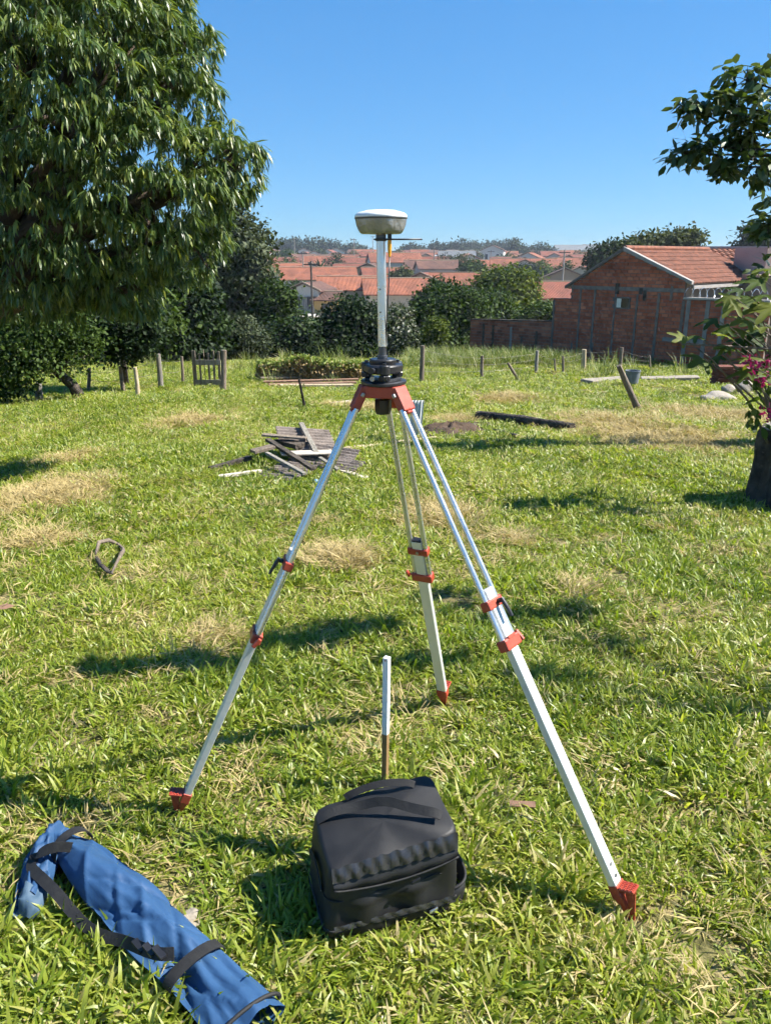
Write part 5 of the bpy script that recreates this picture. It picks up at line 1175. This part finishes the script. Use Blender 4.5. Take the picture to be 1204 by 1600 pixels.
band(hp, [vb_ * (.9 - .5 * math.sin(i * .1)) + Vector((0, 0, .25 + .5 * math.sin(i * .1))) for i in range(30)], .013, .0016, 'carry_strap', 'webbing', bag)
hp = [BPt(-bw * .22 + bw * .52 * t_, .105 - .03 * t_, bh * 1.045 + .024 * math.sin(t_ * 3.14) ** .7) for t_ in np.linspace(0, 1, 24)]
band(hp, vb_ * .5 + Vector((0, 0, .8)), .010, .0016, 'grab_handle', 'webbing', bag)
band([BPt(-bw / 2 * 1.01, bd * .3 * (1 - 2 * t_), bh * (.55 + .12 * math.sin(t_ * 3.1))) for t_ in np.linspace(0, 1, 8)], (0, 0, 1), .012, .0015, 'side_strap', 'webbing', bag)

# ------------------------------------------------------------------ blue tripod bag
bb = thing('blue_carry_bag', 'empty blue canvas carry bag with black straps lying on the grass', 'bag', G(220, 1450))
def fabric_tube(cl, widths, heights, seed, nseg=80, N=230):
    """slack fabric tube along ground points, with sharp folds"""
    arr = np.array([list(p) for p in cl]); k = len(arr); vv = []; ff = []
    s = np.linspace(0, k - 1, N)
    c = np.stack([np.interp(s, range(k), arr[:, i]) for i in range(3)], 1)
    for _ in range(8): c[1:-1] = (c[:-2] + 2 * c[1:-1] + c[2:]) / 4
    wd = np.interp(s, range(k), widths); ht = np.interp(s, range(k), heights)
    for q in (wd, ht):
        for _ in range(8): q[1:-1] = (q[:-2] + 2 * q[1:-1] + q[2:]) / 4
    arc = np.concatenate([[0], np.cumsum(np.linalg.norm(np.diff(c, axis=0), axis=1))])
    g = np.random.default_rng(int(seed * 10)); folds = [(g.uniform(0, arc[-1]), g.uniform(-.7, .7), g.uniform(-.55, .55), g.uniform(.07, .24), g.uniform(.007, .018) * g.choice([-1, -1, 1]), g.uniform(.005, .014)) for _ in range(int(8 + arc[-1] * 20))]
    for i in range(N):
        t = c[min(i + 1, N - 1)] - c[max(i - 1, 0)]; t /= np.linalg.norm(t); a = np.cross(t, [0, 0, 1.]); a /= np.linalg.norm(a)
        for q in range(nseg):
            an = 2 * math.pi * q / nseg; ca, sa = math.cos(an), math.sin(an)
            r1 = wd[i] / 2 * np.sign(ca) * abs(ca) ** .9
            ridge = 1 - abs(ca - .25 * math.sin(arc[i] * 5 + seed)) ** 1.25            # slack tent-like section
            h1 = ht[i] * (.42 + .58 * max(0, ridge)) if sa >= 0 else ht[i] * .42 * (1 + sa)
            if sa >= 0: h1 = ht[i] * .42 + (h1 - ht[i] * .42) * min(1, sa * 1.8)
            o_ = 0.
            for s0, u0, dr_, ln, am, wf in folds:
                du = (ca - u0) * wd[i] / 2; ds = arc[i] - s0; along = ds * math.cos(dr_) + du * math.sin(dr_); acr = -ds * math.sin(dr_) + du * math.cos(dr_)
                o_ += am * math.exp(-(along / ln) ** 2) * math.exp(-abs(acr) / wf)
            o_ += .006 * math.sin(arc[i] * 21 + ca * 2 + seed)
            x, y = c[i][0] + a[0] * (r1 + o_ * .5 * ca), c[i][1] + a[1] * (r1 + o_ * .5 * ca)
            vv.append((x, y, max(Tz(x, y) + .012 + h1 + o_ * max(0, sa) ** .5, Tz(x, y) + .006)))
    for i in range(N - 1):
        for q in range(nseg):
            q2 = (q + 1) % nseg; ff.append((i * nseg + q, i * nseg + q2, (i + 1) * nseg + q2, (i + 1) * nseg + q))
    return MB().add(vv, ff), c, wd, ht
cl = [G(92, 1335), G(140, 1375), G(190, 1422), G(255, 1486), G(310, 1542), G(368, 1600), G(398, 1632)]
mbb, cc, wd, ht = fabric_tube(cl, [.08, .13, .16, .165, .15, .17, .18], [.085, .105, .095, .085, .06, .075, .07], 1.3)
body = mbb.build('body', 'bluecloth', bb, smooth=True)
mb2, cc2, wd2, ht2 = fabric_tube([G(92, 1330), G(72, 1362), G(58, 1400), G(48, 1432)], [.10, .11, .10, .09], [.085, .085, .07, .065], 4.1)
e2 = mb2.build('folded_end', 'bluecloth', bb, smooth=True)
mb3, _, _, _ = fabric_tube([G(50, 1426), G(44, 1440), G(38, 1452)], [.094, .092, .06], [.076, .066, .03], 4.1, 24, 30)
mb3.build('end_cap', 'bluedirty', e2, smooth=True)
def ring_at(c, wd, ht, i, extra=.006, span=(0.0, 1.0), n_=24, skew=0):
    t = c[min(i + 1, len(c) - 1)] - c[max(i - 1, 0)]; t = t / np.linalg.norm(t); a = np.cross(t, [0, 0, 1.]); a /= np.linalg.norm(a); pts = []
    for k in range(n_ + 1):
        an = math.pi * (span[0] + (span[1] - span[0]) * k / n_); ca, sa = math.cos(an), math.sin(an)
        x = c[i][0] + a[0] * (wd[i] / 2 + extra) * ca + t[0] * skew * ca; y = c[i][1] + a[1] * (wd[i] / 2 + extra) * ca + t[1] * skew * ca
        pts.append(Vector((x, y, Tz(x, y) + .012 + ht[i] * (.42 + .58 * max(0, sa)) + extra + .004)))
    return pts, Vector(t)
for i, hw_ in ((21, .015), (151, .017)):
    p, t = ring_at(cc, wd, ht, i, .008, (-.05, 1.05)); band(p, t, hw_, .0015, 'webbing_band', 'webbing', body)
p, t = ring_at(cc, wd, ht, 218, .004, (-.1, 1.1), 40); MB().tube(p, .005, 8).build('mouth_binding', 'webbing', body, smooth=True)
def AP(px, py, h):
    """point h above the ground that shows at a photo pixel"""
    g = G(px, py + h * 430); return P(px, py, g.y)
sp2 = [(112, 1324, .12), (84, 1322, .13), (56, 1336, .11), (44, 1354, .08), (66, 1372, .10), (92, 1398, .09), (112, 1424, .07), (134, 1448, .05), (160, 1464, .05), (195, 1470, .08), (225, 1484, .12), (250, 1492, .15), (272, 1490, .15)]
pts = [AP(a, b_, h) for a, b_, h in sp2]
fine = []
arr = np.array([list(p) for p in pts]); s = np.linspace(0, len(pts) - 1, 60)
c3 = np.stack([np.interp(s, range(len(pts)), arr[:, i]) for i in range(3)], 1)
for _ in range(6): c3[1:-1] = (c3[:-2] + 2 * c3[1:-1] + c3[2:]) / 4
band([Vector(p) for p in c3], [Vector((math.sin(i * .12) * .5 + .5, .5, .6 + .3 * math.cos(i * .1))) for i in range(60)], .015, .0015, 'shoulder_strap', 'webbing', bb)
for i in (48, 51, 54):
    q = Vector(c3[i]); MB().obox(q + Vector((0, 0, .006)), (.006, .006, 0), (-.016, .016, 0), (0, 0, .003)).build('strap_slide', 'black', bb)

# ------------------------------------------------------------------ grass
lib = bpy.data.collections.new('grass_library')
def clump(name, n_, rad, L, W, lean, dry_frac, mat, colls, arch=1.0, seed=0, flat_frac=.15):
    g = np.random.default_rng(seed); V = []; FL = []; LT = []; TI = []; b0 = 0
    for k in range(n_):
        a = g.uniform(0, 2 * np.pi); r_ = rad * g.random() ** .5; bx_, by_ = r_ * np.cos(a), r_ * np.sin(a)
        az_ = a + g.normal(0, .9); l_ = L * g.uniform(.55, 1.25); w_ = W * g.uniform(.7, 1.25); th0 = np.clip(g.normal(lean, .25), .05, 1.45)
        dry = g.random() < dry_frac; ti = g.uniform(.82, 1) if dry else np.clip(g.normal(.42, .17), 0, .75)
        if dry or g.random() < flat_frac: th0 = g.uniform(1.1, 1.5)
        cv = g.uniform(.3, 1.2) * arch; x = 0.; z = -.005; th = th0; pts = [(0, z)]
        for s_ in range(3):
            x += l_ / 3 * np.sin(th); z += l_ / 3 * np.cos(th); th = min(th + cv / 2, 2.3); pts.append((x, max(z, .004)))
        hx, hy = np.cos(az_), np.sin(az_); tw = g.normal(0, .5)
        ws = (.75, 1., .7, 0)
        for (xx, zz), ww in zip(pts, ws):
            for sg in ((-1, 1) if ww else (0,)):
                V.append((bx_ + hx * xx - hy * sg * ww * w_ / 2, by_ + hy * xx + hx * sg * ww * w_ / 2, zz + sg * ww * w_ / 2 * np.sin(tw)))
        for q in ((0, 1, 3, 2), (2, 3, 5, 4), (4, 5, 6)): FL += [b0 + i for i in q]; LT.append(len(q))
        TI += [ti] * 7; b0 += 7
    me = np_mesh(name, np.array(V), np.array(FL), np.array(LT), np.array(TI), True); me.materials.append(M[mat])
    o = bpy.data.objects.new(name, me); colls.objects.link(o); return o
def collection(nm): return bpy.data.collections.new(nm)
def scatter(name, label, coll, x, y, scale, dry, tilt=.15, dz=0):
    n_ = len(x); z = T(x, y) + dz
    me = bpy.data.meshes.new(name); me.vertices.add(n_); me.vertices.foreach_set('co', np.stack([x, y, z], 1).astype(np.float32).ravel())
    def at_(nm, ty, arr, f='value'):
        a = me.attributes.new(nm, ty, 'POINT'); a.data.foreach_set(f, np.asarray(arr).ravel())
    at_('rot', 'FLOAT_VECTOR', np.stack([rng.normal(0, tilt, n_), rng.normal(0, tilt, n_), rng.uniform(0, 6.283, n_)], 1).astype(np.float32), 'vector')
    at_('scl', 'FLOAT', scale.astype(np.float32)); at_('dry', 'FLOAT', dry.astype(np.float32))
    o = bpy.data.objects.new(name, me); COL.objects.link(o); tag(o, label, None, kind='stuff')
    ng = bpy.data.node_groups.new(name, 'GeometryNodeTree'); ng.interface.new_socket('Geometry', in_out='INPUT', socket_type='NodeSocketGeometry'); ng.interface.new_socket('Geometry', in_out='OUTPUT', socket_type='NodeSocketGeometry')
    N, Lk = ng.nodes, ng.links; gi, go = N.new('NodeGroupInput'), N.new('NodeGroupOutput')
    ci_ = N.new('GeometryNodeCollectionInfo'); ci_.inputs['Collection'].default_value = coll; ci_.inputs['Separate Children'].default_value = True; ci_.inputs['Reset Children'].default_value = True
    ip = N.new('GeometryNodeInstanceOnPoints'); ip.inputs['Pick Instance'].default_value = True
    def na(nm, ty):
        q = N.new('GeometryNodeInputNamedAttribute'); q.data_type = ty; q.inputs['Name'].default_value = nm; return q.outputs['Attribute']
    mp_ = N.new('GeometryNodeMeshToPoints'); Lk.new(gi.outputs[0], mp_.inputs[0]); Lk.new(mp_.outputs[0], ip.inputs['Points']); Lk.new(ci_.outputs[0], ip.inputs['Instance'])
    er = N.new('FunctionNodeEulerToRotation'); Lk.new(na('rot', 'FLOAT_VECTOR'), er.inputs[0]); Lk.new(er.outputs[0], ip.inputs['Rotation'])
    Lk.new(na('scl', 'FLOAT'), ip.inputs['Scale']); Lk.new(ip.outputs[0], go.inputs[0])
    md = o.modifiers.new('scatter', 'NODES'); md.node_group = ng
    return o
cg = collection('green_clumps')
for s_ in range(8): clump('grass_clump', 28, .065, (.055, .07, .08, .098)[s_ % 4], (.0065, .0075, .0085, .009)[s_ % 4], (.85, .75, .65, .55)[s_ % 4], .24, 'grass', cg, 1.0, 100 + s_)
cm = collection('mid_clumps')
for s_ in range(6): clump('grass_patch', 90, .16, .062, .0085, .65, .22, 'grass', cm, 1.0, 200 + s_)
cs = collection('straw_clumps')
for s_ in range(5): clump('straw_clump', 46, .12, .10, .0038, 1.25, 1, 'straw', cs, .5, 300 + s_)
ct_ = collection('tall_clumps')
for s_ in range(5): clump('tall_grass_clump', 46, .25, .62, .018, .28, .25, 'tallgrass', ct_, .8, 400 + s_, .03)
def strip(y0, y1, dens, half=lambda y: .57 * y + .9):
    w1 = half(y1); n_ = int(2 * w1 * (y1 - y0) * dens); x = rng.uniform(-w1, w1, n_); y = rng.uniform(y0, y1, n_)
    k = np.abs(x) < half(y); return x[k], y[k]
def clear(x, y):
    k = np.ones(len(x), bool)
    dx, dy = x - bc.x, y - bc.y; u, v_ = dx * ub.x + dy * ub.y, dx * vb_.x + dy * vb_.y
    k &= ~((np.abs(u) < bw / 2 - .01) & (np.abs(v_) < bd / 2 - .01))
    for f_ in feet: k &= (x - f_.x) ** 2 + (y - f_.y + .035) ** 2 > .06 ** 2
    for c_, w_ in ((cc, wd), (cc2, wd2)):
        for i in range(0, len(c_), 3): k &= (x - c_[i][0]) ** 2 + (y - c_[i][1]) ** 2 > (w_[i] * .40) ** 2
    return k
xs_, ys_ = [], []
for y0, y1, dn in [(.55, 2, 850), (2, 3.5, 720), (3.5, 5.5, 430)]:
    x, y = strip(y0, y1, dn); k = clear(x, y); xs_.append(x[k]); ys_.append(y[k])
x, y = np.concatenate(xs_), np.concatenate(ys_); dr = dryness(x, y)
tall = .70 + .38 * (np.sin(x * 3.7 + 1) * np.sin(y * 4.1 + x) * .5 + .5)
def bare(x, y):
    """worn spots where the thatch shows, 0..1"""
    q = np.sin(4.3 * x + 2.1 * np.sin(3.1 * y)) * np.sin(4.9 * y + 1.7 * np.sin(2.3 * x + 1)) + .7 * np.sin(9.7 * x - 6.1 * y + 2 * np.sin(5 * y)) * np.sin(8.3 * y + 3 * x)
    return np.clip((q - .25) / .7, 0, 1)
k = rng.random(len(x)) > np.maximum(.85 * np.clip((dr - .42) * 2.2, 0, 1), .68 * bare(x, y)); x, y, dr, tall = x[k], y[k], dr[k], tall[k]
scatter('lawn_grass', 'coarse short green grass of the near lawn', cg, x, y, tall * rng.uniform(.7, 1.2, len(x)), np.clip((dr - .2) * .6, -.1, .6) + rng.normal(0, .05, len(x)))
xs_, ys_ = [], []
for y0, y1, dn in [(5.5, 9, 150), (9, 16, 62), (16, 26, 26), (26, 34, 16)]:
    x, y = strip(y0, y1, dn, lambda y: .56 * y + 1.2); xs_.append(x); ys_.append(y)
x, y = np.concatenate(xs_), np.concatenate(ys_); dr = dryness(x, y)
k = rng.random(len(x)) > np.maximum(.85 * np.clip((dr - .45) * 2.0, 0, 1), .45 * bare(x * .6, y * .6)); x, y, dr = x[k], y[k], dr[k]
scatter('meadow_grass', 'short green grass of the lawn towards the fence', cm, x, y, rng.uniform(.75, 1.3, len(x)) * np.interp(y, [5, 12, 30], [.95, 1.2, 1.7]), np.clip((dr - .2) * .65, -.1, .7) + rng.normal(0, .05, len(x)))
hx, hy = [], []
for cx, cy, rx, ry, a_ in HAY:
    n_ = int(min(900, 700 * rx * ry * a_ * a_ * 3.1) + 14); q = rng.normal(0, .42, (n_, 2)); hx.append(cx + q[:, 0] * rx); hy.append(cy + q[:, 1] * ry)
x, y = strip(.8, 6, 60); k = rng.random(len(x)) < .12 + .8 * bare(x, y); x, y = x[k], y[k]; hx.append(x); hy.append(y)
x, y = np.concatenate(hx), np.concatenate(hy); k = clear(x, y); x, y = x[k], y[k]
scatter('dry_grass', 'patches of straw-coloured cut grass on the lawn', cs, x, y, rng.uniform(.6, 1.25, len(x)) * np.interp(y, [2, 8, 25], [.8, 1.0, 1.7]), rng.uniform(0, .5, len(x)), .25, .02)
n_ = 900; px_ = rng.uniform(640, 900, n_); yy = rng.uniform(26, 35, n_); x = (px_ - 602) / 1215 * yy
n2_ = 110; yy2 = rng.uniform(20, 34, n2_); x2 = (rng.uniform(100, 1130, n2_) - 602) / 1215 * yy2
x, yy = np.concatenate([x, x2]), np.concatenate([yy, yy2])
scatter('tall_grass', 'tall seeding grass along the fence', ct_, x, yy, rng.uniform(.5, 1.1, len(x)), rng.uniform(-.1, .35, len(x)), .08)

# ------------------------------------------------------------------ air between here and the skyline
hz = MB().box(-900, 900, -30, 1500, -8.5, 14).build('haze', None)
hz.data.materials.clear()
mh = bpy.data.materials.new('haze'); nt, n, l = nodes(mh)
ho = n.new('ShaderNodeOutputMaterial'); pv = n.new('ShaderNodeVolumePrincipled'); l.new(pv.outputs[0], ho.inputs['Volume'])
pv.inputs['Color'].default_value = (.80, .88, 1, 1); pv.inputs['Density'].default_value = .00035; pv.inputs['Anisotropy'].default_value = .3
hz.data.materials.append(mh); hz['kind'] = 'stuff'; hz['label'] = 'thin blue haze lying over the valley and the town'
